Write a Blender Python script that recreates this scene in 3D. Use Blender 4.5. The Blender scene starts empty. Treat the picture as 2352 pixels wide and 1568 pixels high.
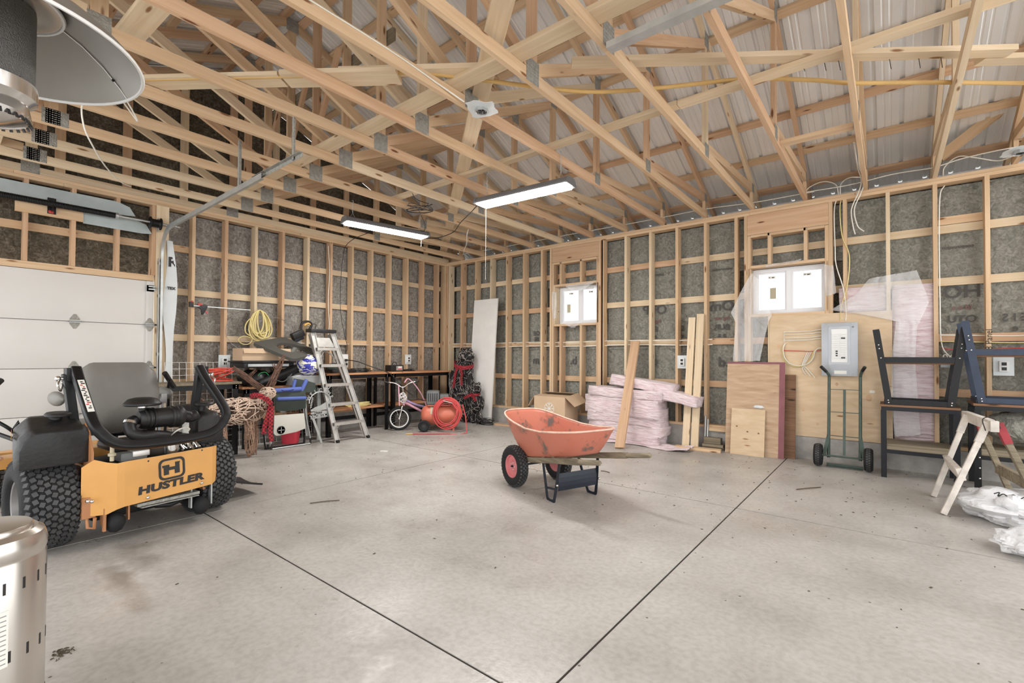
import bpy, bmesh, math, random
from mathutils import Vector, Matrix, noise
D = bpy.data
SC = bpy.context.scene
COL = SC.collection
PI = math.pi
R = math.radians
rnd = random.Random(7)

# ------------------------------------------------------------------ camera
def make_camera():
    yaw, pitch, roll = 0.6792, 0.016, 0.0054
    f, px, py = 1079.3, 1169.76, 802.1
    fw = Vector((-math.sin(yaw), math.cos(yaw), 0)); rt = Vector((math.cos(yaw), math.sin(yaw), 0)); up = Vector((0, 0, 1))
    fw2 = fw*math.cos(pitch) + up*math.sin(pitch); up2 = up*math.cos(pitch) - fw*math.sin(pitch)
    r3 = rt*math.cos(roll) + up2*math.sin(roll); u3 = up2*math.cos(roll) - rt*math.sin(roll)
    cd = D.cameras.new('camera'); co = D.objects.new('camera', cd); COL.objects.link(co)
    m = Matrix((r3, u3, -fw2)).transposed().to_4x4(); m.translation = Vector((7.351, -6.9555, 1.26))
    co.matrix_world = m
    cd.sensor_width = 36; cd.lens = f/2352*36
    cd.shift_x = (1176-px)/2352; cd.shift_y = (py-784)/2352
    cd.clip_start = .05; cd.clip_end = 200
    SC.camera = co
make_camera()

# ------------------------------------------------------------------ world and exposure
WORLD_STRENGTH = 2.1
LAMP_STRENGTH = 60.0
w = D.worlds.new('overcast'); SC.world = w; w.use_nodes = True
bg = w.node_tree.nodes['Background']
bg.inputs['Color'].default_value = (0.97, 0.985, 1.0, 1); bg.inputs['Strength'].default_value = WORLD_STRENGTH
vs = SC.view_settings
vs.view_transform = 'Standard'; vs.look = 'None'; vs.gamma = 1.0; vs.use_curve_mapping = False
vs.exposure = 0.58
cy_ = SC.cycles
cy_.max_bounces = 5; cy_.diffuse_bounces = 3; cy_.glossy_bounces = 2; cy_.transmission_bounces = 4; cy_.transparent_max_bounces = 8; cy_.caustics_reflective = False; cy_.caustics_refractive = False; cy_.use_light_tree = False

# ------------------------------------------------------------------ materials
MAT = {}
def srgb(r, g, b):
    f = lambda c: (c/255/12.92) if c/255 <= .04045 else ((c/255+.055)/1.055)**2.4
    return (f(r), f(g), f(b), 1)
def newmat(name):
    m = D.materials.new(name); m.use_nodes = True; nt = m.node_tree
    b = nt.nodes['Principled BSDF']; MAT[name] = m
    return m, nt, b
def N(nt, t, **k):
    n = nt.nodes.new(t)
    for a, v in k.items():
        if a in n.inputs: n.inputs[a].default_value = v
        else: setattr(n, a, v)
    return n
def ramp(nt, stops, interp='LINEAR'):
    n = nt.nodes.new('ShaderNodeValToRGB'); e = n.color_ramp.elements; n.color_ramp.interpolation = interp
    while len(e) < len(stops): e.new(.5)
    for i, (p, c) in enumerate(stops): e[i].position = p; e[i].color = c
    return n
def coords(nt, scale=(1, 1, 1), rand=True):
    tc = N(nt, 'ShaderNodeTexCoord'); mp = N(nt, 'ShaderNodeMapping'); mp.inputs['Scale'].default_value = scale
    if rand:
        oi = N(nt, 'ShaderNodeObjectInfo'); mu = N(nt, 'ShaderNodeMath', operation='MULTIPLY'); mu.inputs[1].default_value = 37.0
        nt.links.new(oi.outputs['Random'], mu.inputs[0])
        va = N(nt, 'ShaderNodeVectorMath', operation='ADD')
        nt.links.new(tc.outputs['Object'], va.inputs[0]); nt.links.new(mu.outputs[0], va.inputs[1])
        nt.links.new(va.outputs[0], mp.inputs['Vector'])
    else: nt.links.new(tc.outputs['Object'], mp.inputs['Vector'])
    return mp.outputs['Vector']
def plain(name, col, rough=.6, metal=0., var=.0, vscale=6., bump=0., bscale=60., spec=None, alpha=None, trans=0., sheen=0., coat=0., rand=0.):
    m, nt, b = newmat(name)
    b.inputs['Base Color'].default_value = col; b.inputs['Roughness'].default_value = rough; b.inputs['Metallic'].default_value = metal
    if spec is not None: b.inputs['Specular IOR Level'].default_value = spec
    if trans: b.inputs['Transmission Weight'].default_value = trans
    if alpha is not None: b.inputs['Alpha'].default_value = alpha
    if sheen: b.inputs['Sheen Weight'].default_value = sheen
    if coat: b.inputs['Coat Weight'].default_value = coat; b.inputs['Coat Roughness'].default_value = .15
    if var or bump or rand:
        v = coords(nt, rand=True)
        if var:
            n = N(nt, 'ShaderNodeTexNoise'); n.inputs['Scale'].default_value = vscale; n.inputs['Detail'].default_value = 3
            nt.links.new(v, n.inputs['Vector'])
            lo = tuple(c*(1-var) for c in col[:3])+(1,); hi = tuple(min(1, c*(1+var)) for c in col[:3])+(1,)
            r = ramp(nt, [(.3, lo), (.7, hi)]); nt.links.new(n.outputs['Fac'], r.inputs['Fac']); nt.links.new(r.outputs['Color'], b.inputs['Base Color'])
        if bump:
            n2 = N(nt, 'ShaderNodeTexNoise'); n2.inputs['Scale'].default_value = bscale; n2.inputs['Detail'].default_value = 2
            nt.links.new(v, n2.inputs['Vector'])
            bp = N(nt, 'ShaderNodeBump'); bp.inputs['Strength'].default_value = bump; bp.inputs['Distance'].default_value = .02
            nt.links.new(n2.outputs['Fac'], bp.inputs['Height']); nt.links.new(bp.outputs['Normal'], b.inputs['Normal'])
    return m
def wood(name, c1, c2, knot, grain=(1.0, 22, 22), rough=.7, tint=.08, kd=.07, dirt=None):
    m, nt, b = newmat(name); b.inputs['Roughness'].default_value = rough; b.inputs['Specular IOR Level'].default_value = .25
    L = nt.links.new
    v = coords(nt, grain)
    n = N(nt, 'ShaderNodeTexNoise'); n.inputs['Scale'].default_value = 1.6; n.inputs['Detail'].default_value = 3; n.inputs['Distortion'].default_value = .6
    L(v, n.inputs['Vector'])
    r = ramp(nt, [(.3, c1), (.72, c2)]); L(n.outputs['Fac'], r.inputs['Fac'])
    vk = coords(nt, (2.2, 9, 9)); vo = N(nt, 'ShaderNodeTexVoronoi'); vo.inputs['Scale'].default_value = 1.0; L(vk, vo.inputs['Vector'])
    kr = ramp(nt, [(kd, (1, 1, 1, 1)), (kd*1.9, (0, 0, 0, 1))]); L(vo.outputs['Distance'], kr.inputs['Fac'])
    mx = N(nt, 'ShaderNodeMix', data_type='RGBA'); L(kr.outputs['Color'], mx.inputs[0]); L(r.outputs['Color'], mx.inputs[6]); mx.inputs[7].default_value = knot
    oi = N(nt, 'ShaderNodeObjectInfo')
    mr = N(nt, 'ShaderNodeMapRange'); mr.inputs[3].default_value = 1-tint; mr.inputs[4].default_value = 1+tint; L(oi.outputs['Random'], mr.inputs[0])
    hs = N(nt, 'ShaderNodeHueSaturation'); L(mx.outputs[2], hs.inputs['Color']); L(mr.outputs[0], hs.inputs['Value'])
    L(hs.outputs['Color'], b.inputs['Base Color'])
    return m
wood('lumber', srgb(202, 168, 132), srgb(218, 190, 156), srgb(128, 86, 56))
wood('lumber_red', srgb(194, 156, 122), srgb(210, 176, 144), srgb(112, 70, 46))
wood('lumber_pale', srgb(212, 188, 154), srgb(226, 206, 176), srgb(138, 100, 66))
wood('weathered', srgb(110, 100, 84), srgb(150, 138, 116), srgb(70, 62, 50), tint=.1)
wood('brownwood', srgb(104, 76, 56), srgb(138, 104, 80), srgb(60, 40, 28))
wood('plywood', srgb(206, 178, 144), srgb(222, 198, 166), srgb(150, 106, 70), grain=(2.5, 2.5, 9), kd=.06)
wood('plywood_wild', srgb(178, 146, 118), srgb(203, 176, 147), srgb(124, 86, 60), grain=(2.2, 2.2, 14), kd=.05)
wood('benchtop', srgb(176, 122, 86), srgb(204, 152, 112), srgb(110, 66, 40), grain=(14, 1.2, 14))
plain('galv', srgb(182, 185, 183), .36, .55, var=.12, vscale=9)
plain('plate_steel', srgb(158, 156, 148), .5, .35, var=.18, vscale=30, bump=.5, bscale=90)
plain('aluminium', srgb(205, 203, 198), .38, .75, var=.10, vscale=12)
plain('chrome', srgb(220, 218, 214), .16, .95, var=.04)
plain('stainless', srgb(206, 200, 192), .26, .9, var=.05, vscale=3)
plain('dark_mesh', srgb(112, 110, 106), .5, .6, bump=.6, bscale=260)
plain('black_metal', srgb(13, 13, 15), .45, .0, var=.25, vscale=18, spec=.35)
plain('black_blue', srgb(12, 14, 21), .45, var=.2, vscale=14, spec=.35)
plain('navy', srgb(30, 44, 66), .45, var=.2, vscale=14)
plain('black_plastic', srgb(26, 25, 25), .48, var=.25, vscale=14, bump=.12, bscale=40)
plain('rubber', srgb(22, 22, 23), .8, var=.2, vscale=10, bump=.2, bscale=80)
plain('tread', srgb(66, 66, 67), .6, var=.25, vscale=16)
plain('rim_grey', srgb(150, 148, 146), .45, .5)
plain('white_paint', srgb(226, 224, 220), .5)
plain('door_white', srgb(214, 211, 206), .45, var=.03, vscale=2)
plain('white_plastic', srgb(232, 231, 228), .45)
plain('cable_white', srgb(232, 228, 216), .5)
plain('cable_yellow', srgb(220, 202, 138), .5)
plain('cable_black', srgb(32, 31, 31), .5)
plain('cord_orange', srgb(214, 86, 70), .5)
plain('cord_red', srgb(196, 72, 70), .45)
plain('cord_green', srgb(60, 160, 90), .5)
plain('gas_yellow', srgb(206, 168, 104), .55, var=.06)
plain('mower_yellow', srgb(212, 156, 84), .42, var=.05, vscale=5, coat=.2)
plain('mower_orange', srgb(176, 122, 82), .5, var=.12, vscale=7)
plain('decal_black', srgb(34, 31, 30), .5)
plain('decal_gold', srgb(214, 168, 84), .5)
plain('decal_red', srgb(198, 60, 54), .5)
plain('vinyl_grey', srgb(116, 113, 107), .48, var=.1, vscale=4, bump=.1, bscale=120)
plain('foam_grey', srgb(82, 80, 74), .85, bump=.3, bscale=200)
plain('cardboard', srgb(196, 168, 138), .8, var=.05, vscale=5)
plain('cardboard_dark', srgb(150, 112, 84), .85, var=.06)
plain('red_plastic', srgb(222, 70, 86), .45)
plain('pink_rim', srgb(204, 120, 122), .45, var=.1)
plain('barrow_blue', srgb(17, 27, 40), .4, var=.3, vscale=10)
plain('compressor_orange', srgb(204, 112, 88), .42, var=.06, vscale=6)
plain('engine_grey', srgb(98, 100, 98), .55, var=.15)
plain('bike_pink', srgb(226, 168, 186), .35, var=.1, vscale=20)
plain('bike_purple', srgb(176, 160, 208), .35)
plain('ribbon_red', srgb(176, 46, 58), .7)
plain('chair_blue', srgb(88, 106, 176), .7, bump=.2, bscale=150)
plain('chair_green', srgb(58, 66, 60), .85, var=.15, bump=.2, bscale=150)
plain('tabletop_grey', srgb(202, 200, 190), .5)
plain('truck_green', srgb(68, 84, 76), .5, var=.2, vscale=16)
plain('panel_grey', srgb(168, 171, 175), .38, .35, var=.04)
plain('purple_edge', srgb(130, 78, 84), .6, var=.15)
plain('drywall', srgb(226, 222, 216), .8, var=.03, bump=.1, bscale=60)
plain('black_bag', srgb(22, 22, 22), .45, var=.3, vscale=5, bump=.5, bscale=14)
plain('twig_mid', srgb(158, 128, 108), .85, var=.3, vscale=25)
plain('twig_brown', srgb(104, 76, 62), .85, var=.3, vscale=25)
plain('twig_tan', srgb(212, 188, 168), .85, var=.2, vscale=25)
plain('twig_black', srgb(34, 31, 30), .8, var=.4, vscale=40)
plain('twig_grey', srgb(168, 160, 154), .8, var=.3, vscale=40)
plain('seal_brown', srgb(52, 44, 38), .8)
plain('sash_vinyl', srgb(236, 236, 238), .35)
plain('paper_white', srgb(226, 224, 216), .7)
plain('sticker_tan', srgb(186, 176, 150), .7)
plain('leaf_debris', srgb(86, 74, 58), .9)
plain('ink_faint', srgb(86, 84, 82), .9)
plain('ink_faint_red', srgb(126, 96, 94), .9)
# ------------------------------------------------------------------ mesh helpers
def frame(d, up=(0, 0, 1)):
    d = Vector(d).normalized(); u = Vector(up)
    if abs(d.dot(u)) > .995: u = Vector((1, 0, 0)) if abs(d.x) < .9 else Vector((0, 1, 0))
    s = u.cross(d).normalized(); u2 = d.cross(s)
    return d, s, u2
class MB:
    def __init__(s): s.v = []; s.f = []; s.m = []
    def add(s, vs, fs, mi=0):
        o = len(s.v); s.v += [tuple(p) for p in vs]; s.f += [tuple(i+o for i in f) for f in fs]; s.m += [mi]*len(fs); return s
    def box(s, c, size, rot=None, mi=0):
        x, y, z = [a/2 for a in size]
        vs = [Vector(p) for p in ((-x, -y, -z), (x, -y, -z), (x, y, -z), (-x, y, -z), (-x, -y, z), (x, -y, z), (x, y, z), (-x, y, z))]
        if rot is not None: vs = [rot @ p for p in vs]
        c = Vector(c)
        return s.add([p+c for p in vs], [(0, 3, 2, 1), (4, 5, 6, 7), (0, 1, 5, 4), (1, 2, 6, 5), (2, 3, 7, 6), (3, 0, 4, 7)], mi)
    def bx(s, x0, x1, y0, y1, z0, z1, mi=0): return s.box(((x0+x1)/2, (y0+y1)/2, (z0+z1)/2), (abs(x1-x0), abs(y1-y0), abs(z1-z0)), None, mi)
    def beam(s, p0, p1, w, h, up=(0, 0, 1), mi=0):
        p0, p1 = Vector(p0), Vector(p1); d, sd, u = frame(p1-p0, up); sd = sd*w/2; u = u*h/2
        vs = [p0-sd-u, p0+sd-u, p0+sd+u, p0-sd+u, p1-sd-u, p1+sd-u, p1+sd+u, p1-sd+u]
        return s.add(vs, [(0, 3, 2, 1), (4, 5, 6, 7), (0, 1, 5, 4), (1, 2, 6, 5), (2, 3, 7, 6), (3, 0, 4, 7)], mi)
    def tube(s, pts, r, n=8, closed=False, cap=True, mi=0, flat=1.0, up=None):
        pts = [Vector(p) for p in pts]; k = len(pts); rr = r if isinstance(r, (list, tuple)) else [r]*k
        tang = []
        for i in range(k):
            a = pts[i-1] if (i > 0 or closed) else pts[i]; b = pts[(i+1) % k] if (i < k-1 or closed) else pts[i]
            t = (b-a); tang.append(t.normalized() if t.length > 1e-9 else Vector((0, 0, 1)))
        _, sd, u = frame(tang[0], up or (0, 0, 1)); vs = []
        for i in range(k):
            t = tang[i]
            if up is not None: _, sd, u = frame(t, up)
            else:
                sd = (sd - t*sd.dot(t)); sd = sd.normalized() if sd.length > 1e-6 else frame(t)[1]; u = t.cross(sd)
            for j in range(n):
                a = 2*PI*j/n; vs.append(pts[i] + sd*math.cos(a)*rr[i] + u*math.sin(a)*rr[i]*flat)
        fs = []
        for i in range(k if closed else k-1):
            for j in range(n):
                a, b = i*n+j, i*n+(j+1) % n; c, d = ((i+1) % k)*n+(j+1) % n, ((i+1) % k)*n+j
                fs.append((a, b, c, d))
        if cap and not closed: fs += [tuple(range(n-1, -1, -1)), tuple(range((k-1)*n, k*n))]
        return s.add(vs, fs, mi)
    def lathe(s, prof, n=24, mat=None, mi=0, a0=0., a1=2*PI, cap=False):
        full = abs(a1-a0-2*PI) < 1e-6; m = n if full else n+1; vs = []; fs = []
        for (r, z) in prof:
            for j in range(m):
                a = a0+(a1-a0)*j/n; vs.append(Vector((r*math.cos(a), r*math.sin(a), z)))
        for i in range(len(prof)-1):
            for j in range(n):
                a, b = i*m+j, i*m+(j+1) % m; fs.append((a, b, b+m, a+m))
        if cap: fs += [tuple(range(m-1, -1, -1)), tuple(range((len(prof)-1)*m, len(prof)*m))]
        if mat is not None: vs = [mat @ p for p in vs]
        return s.add(vs, fs, mi)
    def prism(s, poly, t, mat=None, mi=0, z0=0.):
        n = len(poly); vs = [Vector((x, y, z0)) for x, y in poly]+[Vector((x, y, z0+t)) for x, y in poly]
        if mat is not None: vs = [mat @ p for p in vs]
        fs = [tuple(range(n-1, -1, -1)), tuple(range(n, 2*n))]+[(i, (i+1) % n, n+(i+1) % n, n+i) for i in range(n)]
        return s.add(vs, fs, mi)
    def ring(s, outer, inner, t, mat=None, mi=0):
        n = len(outer); vs = []
        for z in (0, t):
            vs += [Vector((x, y, z)) for x, y in outer]+[Vector((x, y, z)) for x, y in inner]
        if mat is not None: vs = [mat @ p for p in vs]
        fs = []
        for i in range(n):
            j = (i+1) % n
            fs += [(i, n+i, n+j, j), (2*n+i, 2*n+j, 3*n+j, 3*n+i), (i, j, 2*n+j, 2*n+i), (n+i, 3*n+i, 3*n+j, n+j)]
        return s.add(vs, fs, mi)
    def ball(s, c, r, nu=16, nv=10, sc=(1, 1, 1), rot=None, mi=0):
        vs = []; fs = []
        for i in range(nv+1):
            t = PI*i/nv
            for j in range(nu):
                a = 2*PI*j/nu; p = Vector((math.sin(t)*math.cos(a)*r*sc[0], math.sin(t)*math.sin(a)*r*sc[1], math.cos(t)*r*sc[2]))
                if rot is not None: p = rot @ p
                vs.append(p+Vector(c))
        for i in range(nv):
            for j in range(nu): fs.append((i*nu+j, (i+1)*nu+j, (i+1)*nu+(j+1) % nu, i*nu+(j+1) % nu))
        return s.add(vs, fs, mi)
    def patch(s, fn, nu, nv, mi=0, closed_u=False):
        m = nu if closed_u else nu+1
        vs = [fn(i/nu, j/nv) for j in range(nv+1) for i in range(m)]; fs = []
        for j in range(nv):
            for i in range(nu):
                a = j*m+i; b = j*m+(i+1) % m; fs.append((a, b, b+m, a+m))
        return s.add(vs, fs, mi)
    def shell(s, fn, nu, nv, t, mi=0):
        # a patch given real thickness t along -normal
        P = [[Vector(fn(i/nu, j/nv)) for i in range(nu+1)] for j in range(nv+1)]; vs = []; back = []
        for j in range(nv+1):
            for i in range(nu+1):
                du = P[j][min(i+1, nu)]-P[j][max(i-1, 0)]; dv = P[min(j+1, nv)][i]-P[max(j-1, 0)][i]
                n = du.cross(dv); n = n.normalized() if n.length > 1e-9 else Vector((0, 0, 1))
                vs.append(P[j][i]); back.append(P[j][i]-n*t)
        m = nu+1; K = m*(nv+1); fs = []
        for j in range(nv):
            for i in range(nu):
                a = j*m+i; fs.append((a, a+1, a+1+m, a+m)); fs.append((K+a, K+a+m, K+a+1+m, K+a+1))
        edge = [i for i in range(m)]+[j*m+nu for j in range(1, nv+1)]+[nv*m+i for i in range(nu-1, -1, -1)]+[j*m for j in range(nv-1, 0, -1)]
        for q in range(len(edge)):
            a, b = edge[q], edge[(q+1) % len(edge)]; fs.append((a, K+a, K+b, b))
        return s.add(vs+back, fs, mi)
    def mesh(s, name, mats, smooth=None):
        me = D.meshes.new(name); me.from_pydata(s.v, [], s.f)
        for m in (mats if isinstance(mats, (list, tuple)) else [mats]): me.materials.append(MAT[m])
        if any(s.m): me.polygons.foreach_set('material_index', s.m)
        if smooth is not None:
            me.polygons.foreach_set('use_smooth', [True]*len(me.polygons)); me.update(); me.set_sharp_from_angle(angle=R(smooth))
        me.update(); return me
    def build(s, name, mats, parent=None, smooth=None, loc=None, rot=None, bevel=0.):
        me = s.mesh(name, mats, smooth)
        if bevel:
            bm = bmesh.new(); bm.from_mesh(me)
            bmesh.ops.bevel(bm, geom=[e for e in bm.edges if e.is_manifold and e.calc_face_angle(0) > R(35)], offset=bevel, segments=2, affect='EDGES', profile=.6)
            bm.to_mesh(me); bm.free()
            me.polygons.foreach_set('use_smooth', [True]*len(me.polygons)); me.update(); me.set_sharp_from_angle(angle=R(smooth or 40))
        return link(name, me, parent, loc, rot)
def link(name, me, parent=None, loc=None, rot=None):
    o = D.objects.new(name, me); COL.objects.link(o)
    if parent is not None: o.parent = parent
    if loc is not None: o.location = loc
    if rot is not None: o.rotation_euler = rot
    return o
def empty(name, loc=(0, 0, 0), rz=0., parent=None):
    o = D.objects.new(name, None); COL.objects.link(o); o.location = loc; o.rotation_euler = (0, 0, rz); o.empty_display_size = .1
    if parent is not None: o.parent = parent
    return o
def tag(o, label, cat, group=None):
    o['label'] = label; o['category'] = cat
    if group: o['group'] = group
    return o
def thing(name, label, cat, loc=(0, 0, 0), rz=0., group=None): return tag(empty(name, loc, rz), label, cat, group)
def struct(o): o['kind'] = 'structure'; return o
def dup(o, parent=None, label=None):
    c = o.copy(); COL.objects.link(c); c.parent = parent
    if label: c['label'] = label
    for ch in list(o.children): dup(ch, c)
    return c
_bc = {}
def board(name, p0, p1, w, h, mat='lumber', parent=None, up=(0, 0, 1)):
    """a plank whose own mesh runs along local x; like sizes share mesh data"""
    p0, p1 = Vector(p0), Vector(p1); d, sd, u = frame(p1-p0, up); L = (p1-p0).length
    key = (round(L, 3), w, h, mat)
    if key not in _bc: _bc[key] = MB().bx(-L/2, L/2, -w/2, w/2, -h/2, h/2).mesh(name, mat)
    o = D.objects.new(name, _bc[key]); COL.objects.link(o)
    if parent is not None: o.parent = parent
    m = Matrix((d, sd, u)).transposed().to_4x4(); m.translation = (p0+p1)/2
    o.matrix_local = m
    return o
def text_mesh(body, size, bold=0., depth=.0008, align='CENTER', shear=0., mirror=False, spacing=1.0):
    cu = D.curves.new('lettering', 'FONT'); cu.body = body; cu.size = size; cu.offset = bold; cu.extrude = depth; cu.align_x = align; cu.align_y = 'CENTER'
    cu.shear = shear; cu.space_character = spacing; cu.resolution_u = 3
    ob = D.objects.new('lettering', cu); COL.objects.link(ob)
    me = D.meshes.new_from_object(ob); D.objects.remove(ob); D.curves.remove(cu)
    if mirror: me.transform(Matrix.Scale(-1, 4, (1, 0, 0)))
    return me
def lettering(name, body, size, mat, parent, loc, xdir, ydir, bold=0., mirror=False, shear=0., sx=1., spacing=1.0):
    me = text_mesh(body, size, bold, mirror=mirror, shear=shear, spacing=spacing); me.materials.clear(); me.materials.append(MAT[mat])
    o = D.objects.new(name, me); COL.objects.link(o)
    if parent is not None: o.parent = parent
    x = Vector(xdir).normalized(); y = Vector(ydir).normalized(); z = x.cross(y)
    m = Matrix((x*sx, y, z)).transposed().to_4x4(); m.translation = Vector(loc); o.matrix_local = m
    return o
def smoothpts(pts, n=6, closed=False):
    """Catmull-Rom through points"""
    P = [Vector(p) for p in pts]; k = len(P); out = []
    for i in range(k if closed else k-1):
        a = P[(i-1) % k] if (closed or i > 0) else P[i]*2-P[i+1]
        b, c = P[i], P[(i+1) % k]
        d = P[(i+2) % k] if (closed or i+2 < k) else c*2-b
        for q in range(n):
            t = q/n; out.append(.5*((2*b)+(c-a)*t+(2*a-5*b+4*c-d)*t*t+(3*b-a-3*c+d)*t**3))
    if not closed: out.append(P[-1])
    return out
def cable(name, pts, r, mat, parent=None, n=6, sides=6, smooth=True):
    return MB().tube(smoothpts(pts, n) if smooth else pts, r, sides).build(name, mat, parent, 60)
def rotm(axis, deg): return Matrix.Rotation(R(deg), 3, axis)
def _sweep(s, prof, pts, up=(0, 0, 1), mi=0, cap=True):
    """sweep a closed 2d profile (side, up) along points"""
    pts = [Vector(p) for p in pts]; k = len(pts); n = len(prof); vs = []
    for i in range(k):
        a = pts[max(i-1, 0)]; b = pts[min(i+1, k-1)]; _, sd, u = frame(b-a, up)
        vs += [pts[i]+sd*x+u*y for x, y in prof]
    fs = [(i*n+j, i*n+(j+1) % n, (i+1)*n+(j+1) % n, (i+1)*n+j) for i in range(k-1) for j in range(n)]
    if cap: fs += [tuple(range(n-1, -1, -1)), tuple(range((k-1)*n, k*n))]
    return s.add(vs, fs, mi)
MB.sweep = _sweep
def rrect(w, h, r, n=4, cx=0., cy=0.):
    out = []
    for (sx, sy, a0) in ((1, 1, 0), (-1, 1, 90), (-1, -1, 180), (1, -1, 270)):
        for i in range(n+1):
            a = R(a0+90*i/n); out.append((cx+sx*(w/2-r)+r*math.cos(a), cy+sy*(h/2-r)+r*math.sin(a)))
    return out
def MXY(loc, x, y):
    """matrix placing a local x/y drawing plane at loc with given axes"""
    x = Vector(x).normalized(); y = Vector(y).normalized(); z = x.cross(y)
    m = Matrix((x, y, z)).transposed().to_4x4(); m.translation = Vector(loc); return m
# ------------------------------------------------------------------ surface materials of the building
def mat_concrete():
    m, nt, b = newmat('concrete'); L = nt.links.new; v = coords(nt, rand=False)
    n1 = N(nt, 'ShaderNodeTexNoise'); n1.inputs['Scale'].default_value = .9; n1.inputs['Detail'].default_value = 5; n1.inputs['Roughness'].default_value = .62; L(v, n1.inputs['Vector'])
    r1 = ramp(nt, [(.28, srgb(158, 153, 146)), (.5, srgb(180, 175, 169)), (.72, srgb(195, 191, 185))]); L(n1.outputs['Fac'], r1.inputs['Fac'])
    n2 = N(nt, 'ShaderNodeTexNoise'); n2.inputs['Scale'].default_value = 34; n2.inputs['Detail'].default_value = 5; L(v, n2.inputs['Vector'])
    r2 = ramp(nt, [(.35, (.86, .85, .84, 1)), (.6, (1, 1, 1, 1))]); L(n2.outputs['Fac'], r2.inputs['Fac'])
    mx = N(nt, 'ShaderNodeMix', data_type='RGBA', blend_type='MULTIPLY'); mx.inputs[0].default_value = 1; L(r1.outputs['Color'], mx.inputs[6]); L(r2.outputs['Color'], mx.inputs[7])
    # pits and crumbs trodden into the slab
    vo = N(nt, 'ShaderNodeTexVoronoi'); vo.inputs['Scale'].default_value = 7.5; L(v, vo.inputs['Vector'])
    kr = ramp(nt, [(.035, (.30, .27, .24, 1)), (.055, (1, 1, 1, 1))]); L(vo.outputs['Distance'], kr.inputs['Fac'])
    mx2 = N(nt, 'ShaderNodeMix', data_type='RGBA', blend_type='MULTIPLY'); mx2.inputs[0].default_value = 1; L(mx.outputs[2], mx2.inputs[6]); L(kr.outputs['Color'], mx2.inputs[7])
    # tyre and oil stains where the mower is driven in
    tc = N(nt, 'ShaderNodeTexCoord')
    nb = N(nt, 'ShaderNodeTexNoise'); nb.inputs['Scale'].default_value = 5; nb.inputs['Detail'].default_value = 4; L(tc.outputs['Object'], nb.inputs['Vector'])
    def blob(cx, cy, rx, ry, amount):
        mp = N(nt, 'ShaderNodeMapping'); mp.inputs['Location'].default_value = (-cx/rx, -cy/ry, 0); mp.inputs['Scale'].default_value = (1/rx, 1/ry, 1); L(tc.outputs['Object'], mp.inputs['Vector'])
        n = nb
        g = N(nt, 'ShaderNodeVectorMath', operation='LENGTH'); L(mp.outputs['Vector'], g.inputs[0])
        ad = N(nt, 'ShaderNodeMath', operation='MULTIPLY_ADD'); L(n.outputs['Fac'], ad.inputs[0]); ad.inputs[1].default_value = 1.6; L(g.outputs['Value'], ad.inputs[2])
        rr = ramp(nt, [(.9, (amount,)*3+(1,)), (1.0, (0, 0, 0, 1))]); mr = N(nt, 'ShaderNodeMapRange'); mr.inputs[1].default_value = .6; mr.inputs[2].default_value = 1.8
        L(ad.outputs[0], mr.inputs[0]); rr.color_ramp.elements[0].position = .2; rr.color_ramp.elements[1].position = .8; L(mr.outputs[0], rr.inputs['Fac']); return rr.outputs['Color']
    col = mx2.outputs[2]
    for a in ((3.75, -6.1, .5, .16, .5), (4.3, -5.9, .5, .3, .22), (4.05, -6.25, .7, .1, .6), (3.2, -5.85, .6, .5, .35)):
        mm = N(nt, 'ShaderNodeMix', data_type='RGBA'); L(blob(*a), mm.inputs[0]); L(col, mm.inputs[6]); mm.inputs[7].default_value = srgb(108, 98, 86); col = mm.outputs[2]
    L(col, b.inputs['Base Color'])
    nr = N(nt, 'ShaderNodeTexNoise'); nr.inputs['Scale'].default_value = 2.2; nr.inputs['Detail'].default_value = 5; nr.inputs['Roughness'].default_value = .7; L(v, nr.inputs['Vector'])
    rr = N(nt, 'ShaderNodeMapRange'); rr.inputs[1].default_value = .35; rr.inputs[2].default_value = .65; rr.inputs[3].default_value = .24; rr.inputs[4].default_value = .58; L(nr.outputs['Fac'], rr.inputs[0]); L(rr.outputs[0], b.inputs['Roughness'])
    bp = N(nt, 'ShaderNodeBump'); bp.inputs['Strength'].default_value = .12; bp.inputs['Distance'].default_value = .01; L(n2.outputs['Fac'], bp.inputs['Height']); L(bp.outputs['Normal'], b.inputs['Normal'])
mat_concrete()
def mat_insul(name, c1, c2, c3):
    m, nt, b = newmat(name); L = nt.links.new; v = coords(nt, rand=True); b.inputs['Roughness'].default_value = .8; b.inputs['Specular IOR Level'].default_value = .2
    n = N(nt, 'ShaderNodeTexNoise'); n.inputs['Scale'].default_value = 17; n.inputs['Detail'].default_value = 4; n.inputs['Roughness'].default_value = .75; n.inputs['Distortion'].default_value = 1.5; L(v, n.inputs['Vector'])
    r = ramp(nt, [(.3, c1), (.5, c2), (.72, c3)]); L(n.outputs['Fac'], r.inputs['Fac'])
    L(r.outputs['Color'], b.inputs['Base Color'])
    n2 = N(nt, 'ShaderNodeTexNoise'); n2.inputs['Scale'].default_value = 7; n2.inputs['Detail'].default_value = 3; n2.inputs['Distortion'].default_value = 2.0; L(v, n2.inputs['Vector'])
    bp = N(nt, 'ShaderNodeBump'); bp.inputs['Strength'].default_value = .7; bp.inputs['Distance'].default_value = .05; L(n2.outputs['Fac'], bp.inputs['Height']); L(bp.outputs['Normal'], b.inputs['Normal'])
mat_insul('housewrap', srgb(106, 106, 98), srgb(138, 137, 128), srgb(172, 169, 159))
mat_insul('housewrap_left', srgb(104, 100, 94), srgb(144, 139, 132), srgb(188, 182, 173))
mat_insul('housewrap_dark', srgb(62, 56, 46), srgb(94, 87, 74), srgb(136, 128, 114))
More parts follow.
